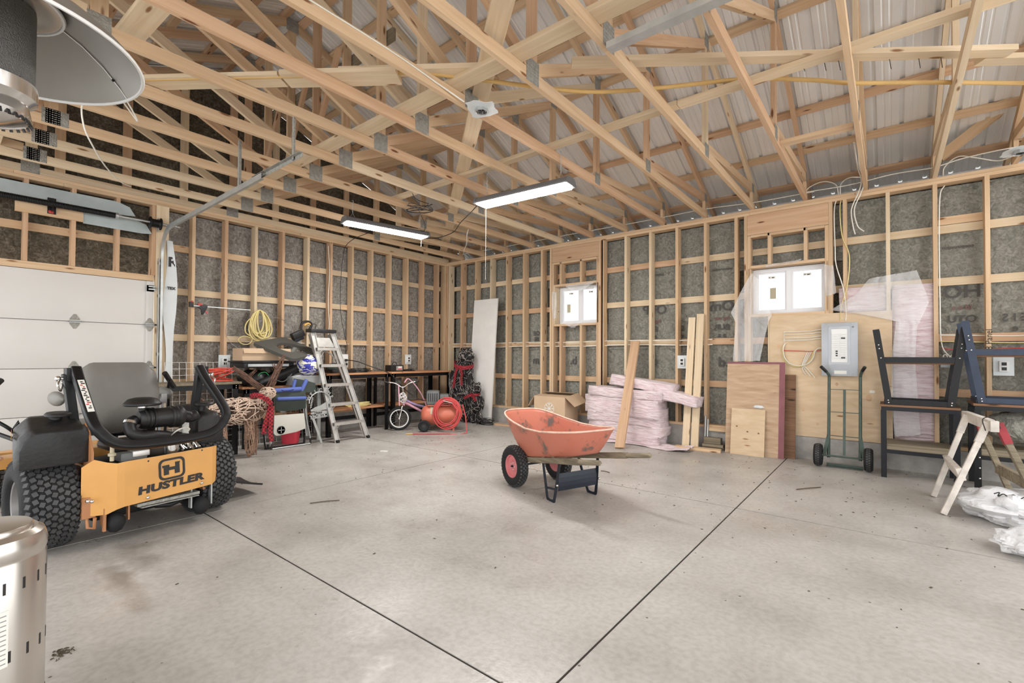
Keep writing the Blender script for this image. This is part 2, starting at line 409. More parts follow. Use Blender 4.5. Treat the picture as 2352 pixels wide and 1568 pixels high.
def mat_pink():
    m, nt, b = newmat('pink_fibre'); L = nt.links.new; b.inputs['Roughness'].default_value = .95; b.inputs['Specular IOR Level'].default_value = .1; b.inputs['Sheen Weight'].default_value = .3
    v = coords(nt, (5, 5, 26)); n = N(nt, 'ShaderNodeTexNoise'); n.inputs['Scale'].default_value = 1.6; n.inputs['Detail'].default_value = 4; n.inputs['Distortion'].default_value = .5; L(v, n.inputs['Vector'])
    r = ramp(nt, [(.28, srgb(204, 176, 178)), (.5, srgb(224, 205, 207)), (.75, srgb(236, 222, 223))]); L(n.outputs['Fac'], r.inputs['Fac']); L(r.outputs['Color'], b.inputs['Base Color'])
    bp = N(nt, 'ShaderNodeBump'); bp.inputs['Strength'].default_value = .7; bp.inputs['Distance'].default_value = .04; L(n.outputs['Fac'], bp.inputs['Height']); L(bp.outputs['Normal'], b.inputs['Normal'])
mat_pink()
plain('roof_metal', srgb(238, 237, 234), .36, .35, var=.06, vscale=1.5)
plain('curb_concrete', srgb(164, 160, 154), .85, var=.16, vscale=9, bump=.3, bscale=40)
plain('wrap_white', srgb(214, 218, 218), .45, var=.05, vscale=4)
plain('silver_sheet', srgb(176, 186, 186), .42, .3, var=.12, vscale=4)
def mat_poly():
    m, nt, b = newmat('polythene'); L = nt.links.new
    b.inputs['Base Color'].default_value = (.92, .92, .92, 1); b.inputs['Roughness'].default_value = .22; b.inputs['Specular IOR Level'].default_value = .7
    b.inputs['Alpha'].default_value = .23
    n_ = N(nt, 'ShaderNodeTexNoise'); n_.inputs['Scale'].default_value = 9; n_.inputs['Detail'].default_value = 2; n_.inputs['Distortion'].default_value = 1.2; nt.links.new(coords(nt, rand=False), n_.inputs['Vector'])
    bp = N(nt, 'ShaderNodeBump'); bp.inputs['Strength'].default_value = .6; bp.inputs['Distance'].default_value = .03; nt.links.new(n_.outputs['Fac'], bp.inputs['Height']); nt.links.new(bp.outputs['Normal'], b.inputs['Normal'])
mat_poly()
def mat_bag():
    m, nt, b = newmat('bag_film'); b.inputs['Base Color'].default_value = (.86, .86, .87, 1); b.inputs['Roughness'].default_value = .28; b.inputs['Specular IOR Level'].default_value = .6
    b.inputs['Alpha'].default_value = .72
    n_ = N(nt, 'ShaderNodeTexNoise'); n_.inputs['Scale'].default_value = 13; n_.inputs['Detail'].default_value = 2; n_.inputs['Distortion'].default_value = 1.2; nt.links.new(coords(nt, rand=False), n_.inputs['Vector'])
    bp = N(nt, 'ShaderNodeBump'); bp.inputs['Strength'].default_value = .6; bp.inputs['Distance'].default_value = .03; nt.links.new(n_.outputs['Fac'], bp.inputs['Height']); nt.links.new(bp.outputs['Normal'], b.inputs['Normal'])
mat_bag()
def mat_glass():
    m, nt, b = newmat('pane_glass'); L = nt.links.new; out = nt.nodes['Material Output']
    tr = N(nt, 'ShaderNodeBsdfTransparent'); gl = N(nt, 'ShaderNodeBsdfGlossy'); gl.inputs['Roughness'].default_value = .02
    fr = N(nt, 'ShaderNodeFresnel'); mx = N(nt, 'ShaderNodeMixShader'); L(fr.outputs[0], mx.inputs[0]); L(tr.outputs[0], mx.inputs[1]); L(gl.outputs[0], mx.inputs[2]); L(mx.outputs[0], out.inputs['Surface'])
mat_glass()

# ------------------------------------------------------------------ floor: cast slabs parted by saw cuts
floor = struct(empty('floor'))
XS = [-.20, 3.118, 6.344, 9.57, 12.8]; YS = [.20, -2.667, -5.543, -8.42, -11.3]
MB().bx(-.2, 12.8, -11.3, .2, -.16, -.004).build('slab_bed', 'seal_brown', floor)
for i in range(4):
    for j in range(4):
        g = .0062
        MB().bx(XS[i]+g, XS[i+1]-g, YS[j+1]+g, YS[j]-g, -.02, 0).build('slab', 'concrete', floor)

# ------------------------------------------------------------------ walls
H, HP, BP = 3.26, 3.1875, .2821
GIRT = [.934, 1.543, 2.166, 2.750]           # top edges
S = .4064
def batt(parent, mat, x0, x1, z0, z1, plane, axis, seed, creases=True):
    """facing of one stud bay: a pillowed sheet with thickness, behind the girts"""
    nx, nz = 5, max(6, int((z1-z0)/.11))
    def fn(u, v):
        a = x0+(x1-x0)*u; z = z0+(z1-z0)*v
        o = .016*math.sin(PI*u) + .014*noise.noise((a*3.1+seed, z*2.3, seed*1.7))
        return (a, plane-o, z) if axis == 'y' else (-plane+o, a, z)
    mb = MB()
    mb.shell(fn, nx, nz, .03 if axis == 'y' else .03)
    return mb.build('insulation_facing', mat, parent, 60)

wall_r = struct(empty('wall_right'))
# sheathing with the two window holes left open
W1 = (2.76, 3.60, 1.84, 2.50); W2 = (5.905, 6.758, 1.85, 2.465)
for (a, b_, c, d) in ((-.25, 2.76, .0, 3.24), (3.60, 5.905, .0, 3.24), (6.758, 9.4, .0, 3.24), (2.76, 3.60, .0, 1.84), (2.76, 3.60, 2.50, 3.24), (5.905, 6.758, 0, 1.85), (5.905, 6.758, 2.465, 3.24)):
    MB().bx(a, b_, .232, .25, c, d).build('sheathing', 'housewrap_dark', wall_r)
MB().bx(-.25, 9.4, 0, .232, -.1, BP).build('curb', 'curb_concrete', wall_r, bevel=.01)
for z0 in (HP, HP+.0365):
    for (a, b_) in ((-.14, 2.2 if z0 == HP else 3.4), (2.2 if z0 == HP else 3.4, 5.9 if z0 == HP else 7.05), (5.9 if z0 == HP else 7.05, 9.3)):
        board('top_plate', (a+.0015, .07, z0+.018), (b_-.0015, .07, z0+.018), .14, .035, 'lumber', wall_r)
for (a, b_) in ((-.14, 3.0), (3.0, 6.1), (6.1, 9.3)):
    board('bottom_plate', (a+.001, .07, BP+.019), (b_-.001, .07, BP+.019), .14, .037, 'lumber', wall_r)
X0 = .4252
def stud_r(x, z0=BP+.038, z1=HP, name='stud', mat=None):
    board(name, (x+.019, .07, z0), (x+.019, .07, z1), .038, .14, mat or rnd.choice(['lumber', 'lumber', 'lumber_red', 'lumber_pale']), wall_r, up=(0, 1, 0))
skip = {6: 1, 7: 1, 14: 2, 15: 2}
for k in range(0, 22):
    x = X0+S*k
    if k in (6, 7): stud_r(x, BP+.038, 1.80, 'cripple_stud'); stud_r(x, 2.54, 2.925, 'cripple_stud')
    elif k in (14, 15): stud_r(x, BP+.038, 1.81, 'cripple_stud'); stud_r(x, 2.50, 2.915, 'cripple_stud')
    else: stud_r(x)
stud_r(.002, name='corner_stud'); stud_r(.062, name='corner_stud')
for x in (2.655, 3.622, 3.662+.002, 5.83, 6.785): stud_r(x, name='king_stud')
for x, z in ((2.70, 2.93), (3.584, 2.93), (5.87, 2.91), (6.745, 2.91)): stud_r(x, BP+.038, z, 'jack_stud')
board('window_header', (2.70, .03, 3.06), (3.62, .03, 3.06), .06, .25, 'lumber_red', wall_r)
board('header_sill', (2.74, .07, 2.913), (3.582, .07, 2.913), .14, .036, 'lumber', wall_r)
board('window_header', (5.87, .03, 3.05), (6.783, .03, 3.05), .06, .27, 'lumber_red', wall_r)
board('header_sill', (5.91, .07, 2.90), (6.743, .07, 2.90), .14, .036, 'lumber', wall_r)
for (a, b_, zs, zt) in ((2.74, 3.582, 1.82, 2.52), (5.91, 6.743, 1.83, 2.485)):
    board('rough_sill', (a, .07, zs), (b_, .07, zs), .14, .036, 'lumber', wall_r)
    board('rough_head', (a, .07, zt), (b_, .07, zt), .14, .036, 'lumber', wall_r)
for zi, z in enumerate(GIRT):
    cuts = [-.14, 2.04+.4*(zi % 2), 5.29-.4*(zi % 2), 9.3]
    if zi == 2:
        segs = [(-.14, 2.74), (3.61, 5.89), (6.77, 9.3)]
    else: segs = [(cuts[i], cuts[i+1]-.003) for i in range(3)]
    for (a, b_) in segs:
        board('girt', (a, .159, z-.0445), (b_, .159, z-.0445), .036, .089, rnd.choice(['lumber', 'lumber_pale', 'lumber_red']), wall_r)
board('girt', (7.79, .159, 2.75+.05), (8.2, .159, 2.75+.05), .036, .089, 'lumber', wall_r)
# facings: one per bay
edges = [.10]+[X0+S*k+.019 for k in range(0, 23)]
for i in range(len(edges)-1):
    a, b_ = edges[i], edges[i+1]
    holes = [h for h in (W1, W2) if a < h[1] and b_ > h[0]]
    z = BP+.03
    for h in holes:
        batt(wall_r, 'housewrap', a, b_, z, h[2]-.02, .20, 'y', i); z = h[3]+.02
    batt(wall_r, 'housewrap', a, b_, z, HP, .20, 'y', i+.5)

wall_l = struct(empty('wall_left'))
JY = -5.14                                    # garage-door jamb
MB().bx(-.25, -.232, JY, .25, 0, H).build('sheathing', 'housewrap_dark', wall_l)
MB().bx(-.25, -.232, -8.4, JY, 2.2, H).build('sheathing', 'housewrap_dark', wall_l)
MB().bx(-.232, 0, JY, 0, -.1, BP).build('curb', 'curb_concrete', wall_l, bevel=.01)
for i, z0 in enumerate((HP, HP+.0365)):
    for (a, b_) in ((-.001, -3.2-.4*i), (-3.2-.4*i, -6.0-.4*i), (-6.0-.4*i, -8.4)):
        board('top_plate', (-.07, a-.001, z0+.018), (-.07, b_+.001, z0+.018), .14, .035, 'lumber', wall_l)
for (a, b_) in ((-.001, -2.6), (-2.6, JY+.16)):
    board('bottom_plate', (-.07, a-.001, BP+.019), (-.07, b_+.001, BP+.019), .14, .037, 'lumber', wall_l)
def stud_l(y, z0=BP+.038, z1=HP, name='stud', mat=None):
    board(name, (-.07, y-.019, z0), (-.07, y-.019, z1), .038, .14, mat or rnd.choice(['lumber', 'lumber', 'lumber_red', 'lumber_pale']), wall_l, up=(1, 0, 0))
Y0L = -.2078
for k in range(12): stud_l(Y0L-S*k)
stud_l(-.004, name='corner_stud')
for y in (-5.0, -5.04, -5.08): stud_l(y, 0.0 if y < -5.05 else BP, HP, 'jamb_stud', 'lumber_pale')
board('jamb_post', (.02, -5.06, .0), (.02, -5.06, 3.19), .038, .13, 'lumber_pale', wall_l, up=(0, 1, 0))
for zi, z in enumerate(GIRT):
    for (a, b_) in ((-.02, -2.4-.4*(zi % 2)), (-2.4-.4*(zi % 2), -5.0)):
        board('girt', (-.159, a, z-.0445), (-.159, b_+.002, z-.0445), .036, .089, rnd.choice(['lumber', 'lumber_pale', 'lumber_red']), wall_l)
edges = [-.04]+[Y0L-S*k-.019 for k in range(12)]+[-5.0]
for i in range(len(edges)-1):
    batt(wall_l, 'housewrap_left', edges[i+1], edges[i], BP+.03, HP, .20, 'x', i+20)
# framing over the garage door
board('door_lintel', (-.04, JY, 2.245), (-.04, -7.9, 2.245), .08, .075, 'lumber', wall_l)
for y in (-6.30, -5.91, -5.507, -5.146): stud_l(y+.019, 2.285, HP, 'cripple_stud', 'lumber_red')
for y in (-6.71, -7.12, -7.53, -7.9): stud_l(y, 2.285, HP, 'cripple_stud')
board('girt', (-.159, JY, 2.695), (-.159, -7.9, 2.695), .036, .089, 'lumber', wall_l)
board('spring_anchor_board', (.005, -5.83, 2.868), (.005, -6.385, 2.868), .036, .108, 'lumber', wall_l)
ed = [-5.10, -5.50, -5.90, -6.30, -6.70, -7.1, -7.5, -7.9]
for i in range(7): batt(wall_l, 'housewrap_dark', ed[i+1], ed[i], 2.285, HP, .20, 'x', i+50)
for (y0, y1, z0, z1, nm) in ((-5.34, -6.9, 2.985, 3.135, 0), (-5.17, -5.83, 2.80, 2.955, 1)):
    pl = [(y0-.10, z0-.005 if nm else z0), (y1, z0), (y1, z1), (y0-.18, z1), (y0-.06, z1-.04), (y0, z0+.01)]
    pl = [(-y, z) for y, z in pl][::-1]
    MB().prism(pl, .006, Matrix(((0, 0, 1, .004), (-1, 0, 0, 0), (0, 1, 0, 0), (0, 0, 0, 1)))).build('flashing_sheet', 'silver_sheet', wall_l)
MB().shell(lambda u, v: (.052+.012*math.sin(7*v+2*u), -5.03+.02*math.sin(9*v)+u*(.125-.03*abs(2*v-1)-.03*math.sin(8*v)), .9+1.85*v), 5, 16, .003).build('loose_house_wrap', 'wrap_white', wall_l, 60)
o = lettering('wrap_print', 'R', .17, 'decal_black', wall_l, (.062, -4.955, 2.47), (0, 1, 0), (0, 0, 1), bold=.006)
o = lettering('wrap_print', 'TEX', .05, 'decal_black', wall_l, (.062, -4.965, 2.13), (0, 1, 0), (0, 0, 1), bold=.002)

# mirrored print of the wrap showing through the bays of the right wall
def wrapprint(body, size, x, z, mat='ink_faint', bold=.002, sx=1.):
    lettering('wrap_print', body, size, mat, wall_r, (x, .163, z), (1, 0, 0), (0, 0, 1), bold=bold, mirror=True, sx=sx)
for (x, wds) in ((4.51, ('OTP', 'ing cer', 'ET', 'ae')), (4.90, ('L', 'b', 'DE', 'e R')), (5.50, ('Om', 'ing cer', 'BUR', 'a a')), (7.98, ('HO', 'ld e s', 'OTU', 'a')), (8.38, ('', '', 'E I S', 'e')), (2.25, ('', '', 'OE', 'EE'))):
    for wd, sz, z, mt in zip(wds, (.20, .075, .11, .10), (2.00, 1.83, 1.70, 1.59), ('ink_faint', 'ink_faint_red', 'ink_faint', 'ink_faint')):
        if wd: wrapprint(wd, sz, x, z, mt)
for (x, wd) in ((4.50, 'd.'), (4.92, 'm'), (5.52, '.d'), (3.05, 'b.'), (2.24, 'm')): wrapprint(wd, .19, x, 1.20, bold=.004)
for (x, z) in ((4.53, 2.55), (5.50, 2.53), (7.95, 2.50)): wrapprint('construction', .05, x, z, bold=.001)

lettering('pencil_note', '8 Panel', .075, 'seal_brown', wall_r, (8.168, -.0012, 1.47), (0, 0, 1), (-1, 0, 0), bold=0)
# ------------------------------------------------------------------ ceiling: trusses, purlins, metal roof
ceil = struct(empty('ceiling'))
RY = -4.20; SL = .4167; ZH = 3.60
def ztop(y): return ZH - SL*y if y > RY else ZH - SL*(2*RY-y)
def plate(parent, x, y, z, w=.15, h=.17, side=1):
    key = ('gp', w, h)
    if key not in _bc:
        mb = MB().bx(-.0012, .0012, -w/2, w/2, -h/2, h/2)
        for i in range(8):
            for j in range(7): mb.bx(.0012, .0030, -w/2+w*(i+.3)/8, -w/2+w*(i+.62)/8, -h/2+h*(j+.25)/7, -h/2+h*(j+.7)/7)
        _bc[key] = mb.mesh('gusset_plate', 'plate_steel')
    link('gusset_plate', _bc[key], parent, (x+.0195*side, y, z))
def truss(x, gable=False):
    t = empty('roof_truss', (0, 0, 0), 0, ceil); W, Dp = .038, .089
    lum = ['lumber', 'lumber', 'lumber_red', 'lumber_pale']
    board('bottom_chord', (x, .09, H+.0445), (x, RY, H+.0445), W, Dp, rnd.choice(lum), t)
    board('bottom_chord', (x, RY-.002, H+.0445), (x, 2*RY-.09, H+.0445), W, Dp, rnd.choice(lum), t)
    board('top_chord', (x, .52, ztop(.52)), (x, RY+.01, ztop(RY)), W, Dp, rnd.choice(lum), t)
    board('top_chord', (x, 2*RY-.52, ztop(.52)), (x, RY-.012, ztop(RY)), W, Dp, rnd.choice(lum), t)
    if gable:
        for k in range(-6, 7):
            y = RY+.61*k; z = ztop(y)-.05
            if z > H+.25: board('gable_stud', (x-.002, y, H+.09), (x-.002, y, z), W, .089, rnd.choice(lum), t, up=(0, 1, 0))
    else:
        board('king_post', (x, RY, H+.09), (x, RY, ztop(RY)-.06), W, Dp, rnd.choice(lum), t, up=(0, 1, 0))
        for s in (1, -1):
            yq = RY+s*2.11; ye = RY+s*4.2
            board('web', (x, yq, H+.09), (x, yq, ztop(yq)-.05), W, Dp, rnd.choice(lum), t, up=(0, 1, 0))
            board('web', (x, RY+s*.05, H+.12), (x, yq-s*.06, ztop(yq)-.09), W, Dp, rnd.choice(lum), t)
            board('web', (x, yq+s*.06, H+.12), (x, ye-s*.08, ztop(ye)-.07), W, Dp, rnd.choice(lum), t)
            board('heel_block', (x, ye-s*.02, H+.09), (x, ye-s*.02, ztop(ye)-.05), W, Dp, 'lumber', t, up=(0, 1, 0))
            plate(t, x, yq, ztop(yq)-.03, .13, .15); plate(t, x, yq, H+.075, .12, .13); plate(t, x, ye-s*.03, ztop(ye)-.06, .10, .12)
        plate(t, x, RY, ztop(RY)-.04, .15, .16)
    plate(t, x, RY-.01, H+.085, .155, .175)
    if x < 2.1: plate(t, x, -6.27, H+.075, .15, .13)
TX = [X0+.019+.6096*j for j in range(0, 15)]
truss(-.05, True)
for x in TX: truss(x)
puy = [.27-.563*k for k in range(8)]+[RY+.11]
for s in (1, -1):
    for y in puy:
        yy = y if s == 1 else 2*RY-y; z = ztop(yy)+.048+.019
        d = Vector((0, 1, -SL*s)).normalized(); nrm = Vector((0, SL*s, 1)).normalized()
        for (a, b_) in ((-.25, 3.6), (3.604, 9.7)):
            board('purlin', (a, yy, z), (b_, yy, z), .089, .036, rnd.choice(['lumber', 'lumber_red']), ceil, up=nrm)
# metal sheets, ribbed along the slope
prof = []
for k in range(4):
    x = .2286*k
    prof += [(x, 0), (x+.030, 0), (x+.042, .019), (x+.062, .019), (x+.074, 0), (x+.120, 0), (x+.127, .004), (x+.137, .004), (x+.144, 0), (x+.175, 0), (x+.182, .004), (x+.192, .004), (x+.199, 0)]
prof.append((.9144, 0))
for s in (1, -1):
    y0, y1 = (.60, RY) if s == 1 else (2*RY-.60, RY); z0, z1 = ztop(.60)+.088, ztop(RY)+.088
    mb = MB(); n = len(prof)
    mb.add([(px_, y0, z0+h) for px_, h in prof]+[(px_, y1, z1+h) for px_, h in prof], [(i, i+1, n+i+1, n+i) for i in range(n-1)])
    me = mb.mesh('roof_sheet', 'roof_metal')
    for k in range(11): link('roof_sheet', me, ceil, (-.35+.9144*k, 0, 0))
MB().bx(-.4, 9.7, .25, .60, 3.20, 3.215).build('soffit', 'roof_metal', ceil)
MB().bx(-.4, 9.7, .585, .60, 3.2, 3.451).build('fascia', 'roof_metal', ceil)
# gable cladding and its dark insulation facing
gp = [(.45, H-.01), (2*RY-.45, H-.01), (2*RY-.45, ztop(.45)+.04), (RY, ztop(RY)+.06), (.45, ztop(.45)+.04)]
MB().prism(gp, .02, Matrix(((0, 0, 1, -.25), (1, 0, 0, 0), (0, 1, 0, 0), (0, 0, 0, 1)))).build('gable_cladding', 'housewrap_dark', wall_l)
def gable_face(y0, y1, seed):
    def fn(u, v):
        y = y0+(y1-y0)*u; z = H+(ztop(y)-.02-H)*v
        return (-.12+.012*math.sin(PI*u)+.02*noise.noise((y*2.3+seed, z*2, 3)), y, z)
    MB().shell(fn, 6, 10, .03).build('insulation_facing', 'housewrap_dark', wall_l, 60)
yy = 0
while yy > 2*RY+.1:
    gable_face(yy-.6, yy, yy); yy -= .6
MB().bx(-.232, -.16, -.02, .25, 3.1, 3.62).build('corner_light_stop', 'lumber', wall_l); MB().bx(-.16, .30, .20, .232, 3.2, 3.42).build('corner_light_stop', 'lumber', wall_l)  # added fillers that stop sky light leaking in over the corner
# braces tying the trusses together
def brace(name, p0, p1, w=.089, h=.038, mat='lumber_pale', up=(0, 0, 1)): return board(name, p0, p1, w, h, mat, ceil, up)
ZB = H+.089+.019
brace('lateral_brace', (2.2, -3.06, ZB), (6.0, -3.06, ZB), .089, .038); brace('lateral_brace', (6.004, -3.05, ZB), (9.0, -3.05, ZB), .089, .038)
brace('lateral_brace', (-.1, -4.45, ZB+.002), (3.3, -4.45, ZB+.002), .14); brace('lateral_brace', (3.304, -4.42, ZB+.002), (8.9, -4.38, ZB+.002), .14)
brace('lateral_brace', (.0, -6.6, ZB), (3.6, -6.6, ZB), .14)
brace('diagonal_brace', (.3, -.38, ZB+.04), (5.85, -5.06, ZB+.04), .14)
brace('blocking', (6.56, -1.86, H+.05), (7.12, -1.86, H+.05), .089, .038, 'lumber')
brace('diagonal_brace', (7.80, -.02, 3.47), (8.75, -.25, 4.15), .038, .10, 'lumber')
brace('lateral_brace', (.4, -4.13, 4.42), (3.6, -4.13, 4.42), .038, .12, 'weathered')
for j in (1, 2, 3): brace('diagonal_brace', (TX[j]+.02, -4.28, 3.45), (TX[j+1]-.02, -4.28, 4.5), .038, .06, 'lumber_red')
# ------------------------------------------------------------------ windows
def window(name, W, stickers):
    x0, x1, z0, z1 = W; wd = struct(empty(name)); xm = (x0+x1)/2; t = .045
    ya, yb = .168, .232
    MB().bx(x0, x0+t, ya, yb, z0, z1).build('frame', 'sash_vinyl', wd); MB().bx(x1-t, x1, ya, yb, z0, z1).build('frame', 'sash_vinyl', wd)
    MB().bx(x0+t, x1-t, ya, yb, z0, z0+t).build('frame', 'sash_vinyl', wd); MB().bx(x0+t, x1-t, ya, yb, z1-t, z1).build('frame', 'sash_vinyl', wd)
    MB().bx(xm-.028, xm+.028, ya+.005, yb, z0+t, z1-t).build('meeting_stile', 'sash_vinyl', wd)
    for (a, b_, yy) in ((x0+t, xm-.028, .205), (xm+.028, x1-t, .190)):
        MB().bx(a, a+.022, yy-.012, yy+.012, z0+t, z1-t).bx(b_-.022, b_, yy-.012, yy+.012, z0+t, z1-t).bx(a+.022, b_-.022, yy-.012, yy+.012, z0+t, z0+t+.022).bx(a+.022, b_-.022, yy-.012, yy+.012, z1-t-.022, z1-t).build('sash', 'sash_vinyl', wd)
        MB().bx(a+.022, b_-.022, yy-.002, yy+.002, z0+t+.022, z1-t-.022).build('pane', 'pane_glass', wd)
        s = MB().bx((a+b_)/2-.045, (a+b_)/2+.045, yy-.004, yy-.0025, z1-t-.085, z1-t-.05).build('sticker', 'paper_white', wd)
        MB().bx((a+b_)/2-.03, (a+b_)/2-.02, yy-.0046, yy-.0041, z1-t-.075, z1-t-.062).bx((a+b_)/2+.0, (a+b_)/2+.03, yy-.0046, yy-.0041, z1-t-.078, z1-t-.066).build('sticker_print', 'decal_black', s)
    a, b_ = x0+t+.022, xm-.05
    MB().bx(a+.11*stickers, a+.11*stickers+.075, .200, .2015, z0+.21, z0+.36).build('sticker', 'sticker_tan', wd)
    # torn vapour barrier stapled round the rough opening
    def rag(name, pts, n=5):
        MB().shell(lambda u, v: Vector(pts[0]).lerp(pts[1], u).lerp(Vector(pts[3]).lerp(pts[2], u), v)+Vector((0, -.012*math.sin(9*u+5*v)-.01*math.sin(PI*v), .004*math.sin(14*u))), n, n, .0015).build(name, 'polythene', wd, 60)
    return wd, rag
w1, rag = window('window_1', W1, .6)
rag('vapour_barrier', [(x+.0, -.008, z) for x, z in ((2.98, 2.50), (3.58, 2.52), (3.40, 2.42), (3.17, 2.36))])
rag('vapour_barrier', [(x, -.008, z) for x, z in ((2.95, 1.85), (3.36, 1.85), (3.18, 1.77), (3.13, 1.76))])
rag('vapour_barrier', [(x, -.006, z) for x, z in ((2.71, 2.42), (2.80, 2.40), (2.81, 1.98), (2.72, 1.90))])
rag('vapour_barrier', [(x, -.006, z) for x, z in ((3.55, 2.44), (3.61, 2.46), (3.60, 2.04), (3.53, 2.07))])
w2, rag = window('window_2', W2, 1.2)
rag('vapour_barrier', [(x, -.006, z) for x, z in ((6.08, 2.49), (6.50, 2.52), (6.48, 2.49), (6.10, 2.46))])
rag('vapour_barrier', [(x, -.006, z) for x, z in ((6.74, 2.42), (6.83, 2.40), (6.86, 2.06), (6.75, 2.02))])
for W, p in ((W1, w1), (W2, w2)):
    x0, x1, z0, z1 = W
    for a in ((x0-.02, x0-.004, z0-.0, z1), (x1+.004, x1+.02, z0, z1)):
        MB().bx(a[0], a[1], .0, .165, a[2], a[3]).build('jamb_liner', 'lumber_pale', p)

# ------------------------------------------------------------------ garage door on the left wall
door = struct(empty('door_1'))
secs = [.015, .57, 1.10, 1.645, 2.205]
for i in range(4):
    p = MB().bx(-.05, -.004, -7.88, -5.135, secs[i]+.003, secs[i+1]-.003).build('door_section', 'door_white', door, bevel=.003)
    MB().bx(-.004, .012, -5.215, -5.137, secs[i]+.004, secs[i+1]-.004).build('end_stile', 'door_white', p)
MB().bx(-.056, -.0505, -7.88, -5.135, .015, 2.205).build('seam_light_stop', 'door_white', door)  # added sheet behind the sections, blocks daylight through the seams
def hinge(y, z, end=False):
    leaf = [(-.045, .012), (.045, .012), (.045, .03), (.012, .085), (-.012, .085), (-.045, .03)]
    h = MB().prism(leaf, .003, MXY((.012 if end else -.004, y, z), (0, 1, 0), (0, 0, 1))).prism([(a, -b) for a, b in leaf][::-1], .003, MXY((.012 if end else -.004, y, z), (0, 1, 0), (0, 0, 1))).build('hinge', 'plate_steel', door)
    MB().tube([(.024, y-.05, z), (.024, y+.05+(.03 if end else 0), z)], .009, 8).bx(-.004, .02, y-.045, y+.045, z-.014, z+.014).build('knuckle', 'galv', h)
    for dz in (.035, .062, -.035, -.062): MB().lathe([(.0, .004), (.006, .003), (.006, 0)], 6, MXY((.0155 if end else -.0005, y, z+dz), (0, 1, 0), (0, 0, 1))).build('bolt', 'plate_steel', h)
    if end: MB().tube([(.03, y+.05, z), (.03, y+.085, z)], .014, 10).build('roller', 'black_plastic', h)
for z in secs[1:4]:
    hinge(-5.884, z); hinge(-5.178, z, True); hinge(-6.59, z)
tb = MB().bx(-.002, .012, -5.22, -5.12, 2.07, 2.15).bx(.012, .05, -5.20, -5.13, 2.09, 2.105).bx(.012, .045, -5.20, -5.13, 2.125, 2.138).build('top_roller_bracket', 'galv', door)
MB().tube([(.05, -5.16, 2.115), (.05, -5.09, 2.115)], .006, 8).build('roller_axle', 'galv', tb)
# track: channel, vertical then bent into the horizontal run
prof = [(-.026, -.012), (.026, -.012), (.026, .016), (.018, .016), (.018, .008), (.0235, .008), (.0235, -.0095), (-.0235, -.0095), (-.0235, .008), (-.018, .008), (-.018, .016), (-.026, .016)]
path = [(.055, -5.075, .02), (.055, -5.075, 1.2), (.055, -5.075, 2.52)]
for i in range(1, 9):
    a = R(90*i/8); path.append((.055+.34*(1-math.cos(a)), -5.075, 2.53+.34*math.sin(a)))
path += [(1.2, -5.075, 2.872), (2.95, -5.075, 2.885)]
MB().sweep(prof, path, up=(0, 1, 0)).build('track', 'galv', door, 30)
MB().bx(.02, .10, -5.11, -5.105, .3, 2.5).build('track_angle', 'galv', door)
for z in (.5, 1.25, 2.0, 2.42): MB().bx(.03, .06, -5.11, -5.07, z, z+.04).build('track_bracket', 'galv', door)
an = MB().bx(2.72, 3.62, -5.045, -5.042, 2.895, 2.93).bx(2.72, 3.62, -5.077, -5.045, 2.927, 2.93)
an.build('hanger_angle', 'plate_steel', door)
MB().bx(2.40, 2.435, -5.075, -5.072, 2.88, 3.37).bx(2.40, 2.403, -5.075, -5.04, 2.88, 3.37).build('hanger_strap', 'plate_steel', door)
MB().bx(3.46, 3.463, -5.06, -5.03, 2.9, 3.3).bx(3.46, 3.49, -5.06, -5.057, 2.9, 3.3).build('hanger_strap', 'plate_steel', door)
MB().tube([(.12, -7.6, 2.935), (.12, -4.90, 2.935)], .0127, 10).build('torsion_shaft', 'galv', door, 60)
pr = []
for i in range(120): pr += [(.031, i*.0125), (.036, i*.0125+.004), (.031, i*.0125+.008)]
MB().lathe(pr, 12, Matrix.Translation((.12, -5.56, 2.935)) @ Matrix.Rotation(R(90), 4, 'X')).build('torsion_spring', 'black_metal', door, 60)
MB().lathe([(.0, 0), (.036, 0), (.036, .03), (.02, .035), (.02, .06)], 14, Matrix.Translation((.12, -5.56, 2.935)) @ Matrix.Rotation(R(-90), 4, 'X')).build('winding_cone', 'galv', door, 40)
MB().lathe([(.0, 0), (.075, 0), (.075, .008), (.058, .016), (.052, .03), (.052, .09), (.058, .10), (.075, .108), (.075, .118), (0, .118)], 24, Matrix.Translation((.12, -5.22, 2.93)) @ Matrix.Rotation(R(-90), 4, 'X')).build('cable_drum', 'black_metal', door, 30)
bb = MB().bx(.023, .03, -6.135, -6.065, 2.84, 3.02).bx(.03, .13, -6.102, -6.098, 2.86, 3.0).build('centre_bracket', 'black_metal', door)
MB().tube([(.12, -6.13, 2.935), (.12, -6.07, 2.935)], .026, 12).build('bearing', 'galv', bb)
MB().bx(.035, .0365, -6.128, -6.085, 2.845, 2.875).build('tag', 'decal_red', bb)
MB().bx(.04, .13, -5.13, -5.125, 2.84, 3.0).build('end_bearing_plate', 'galv', door)

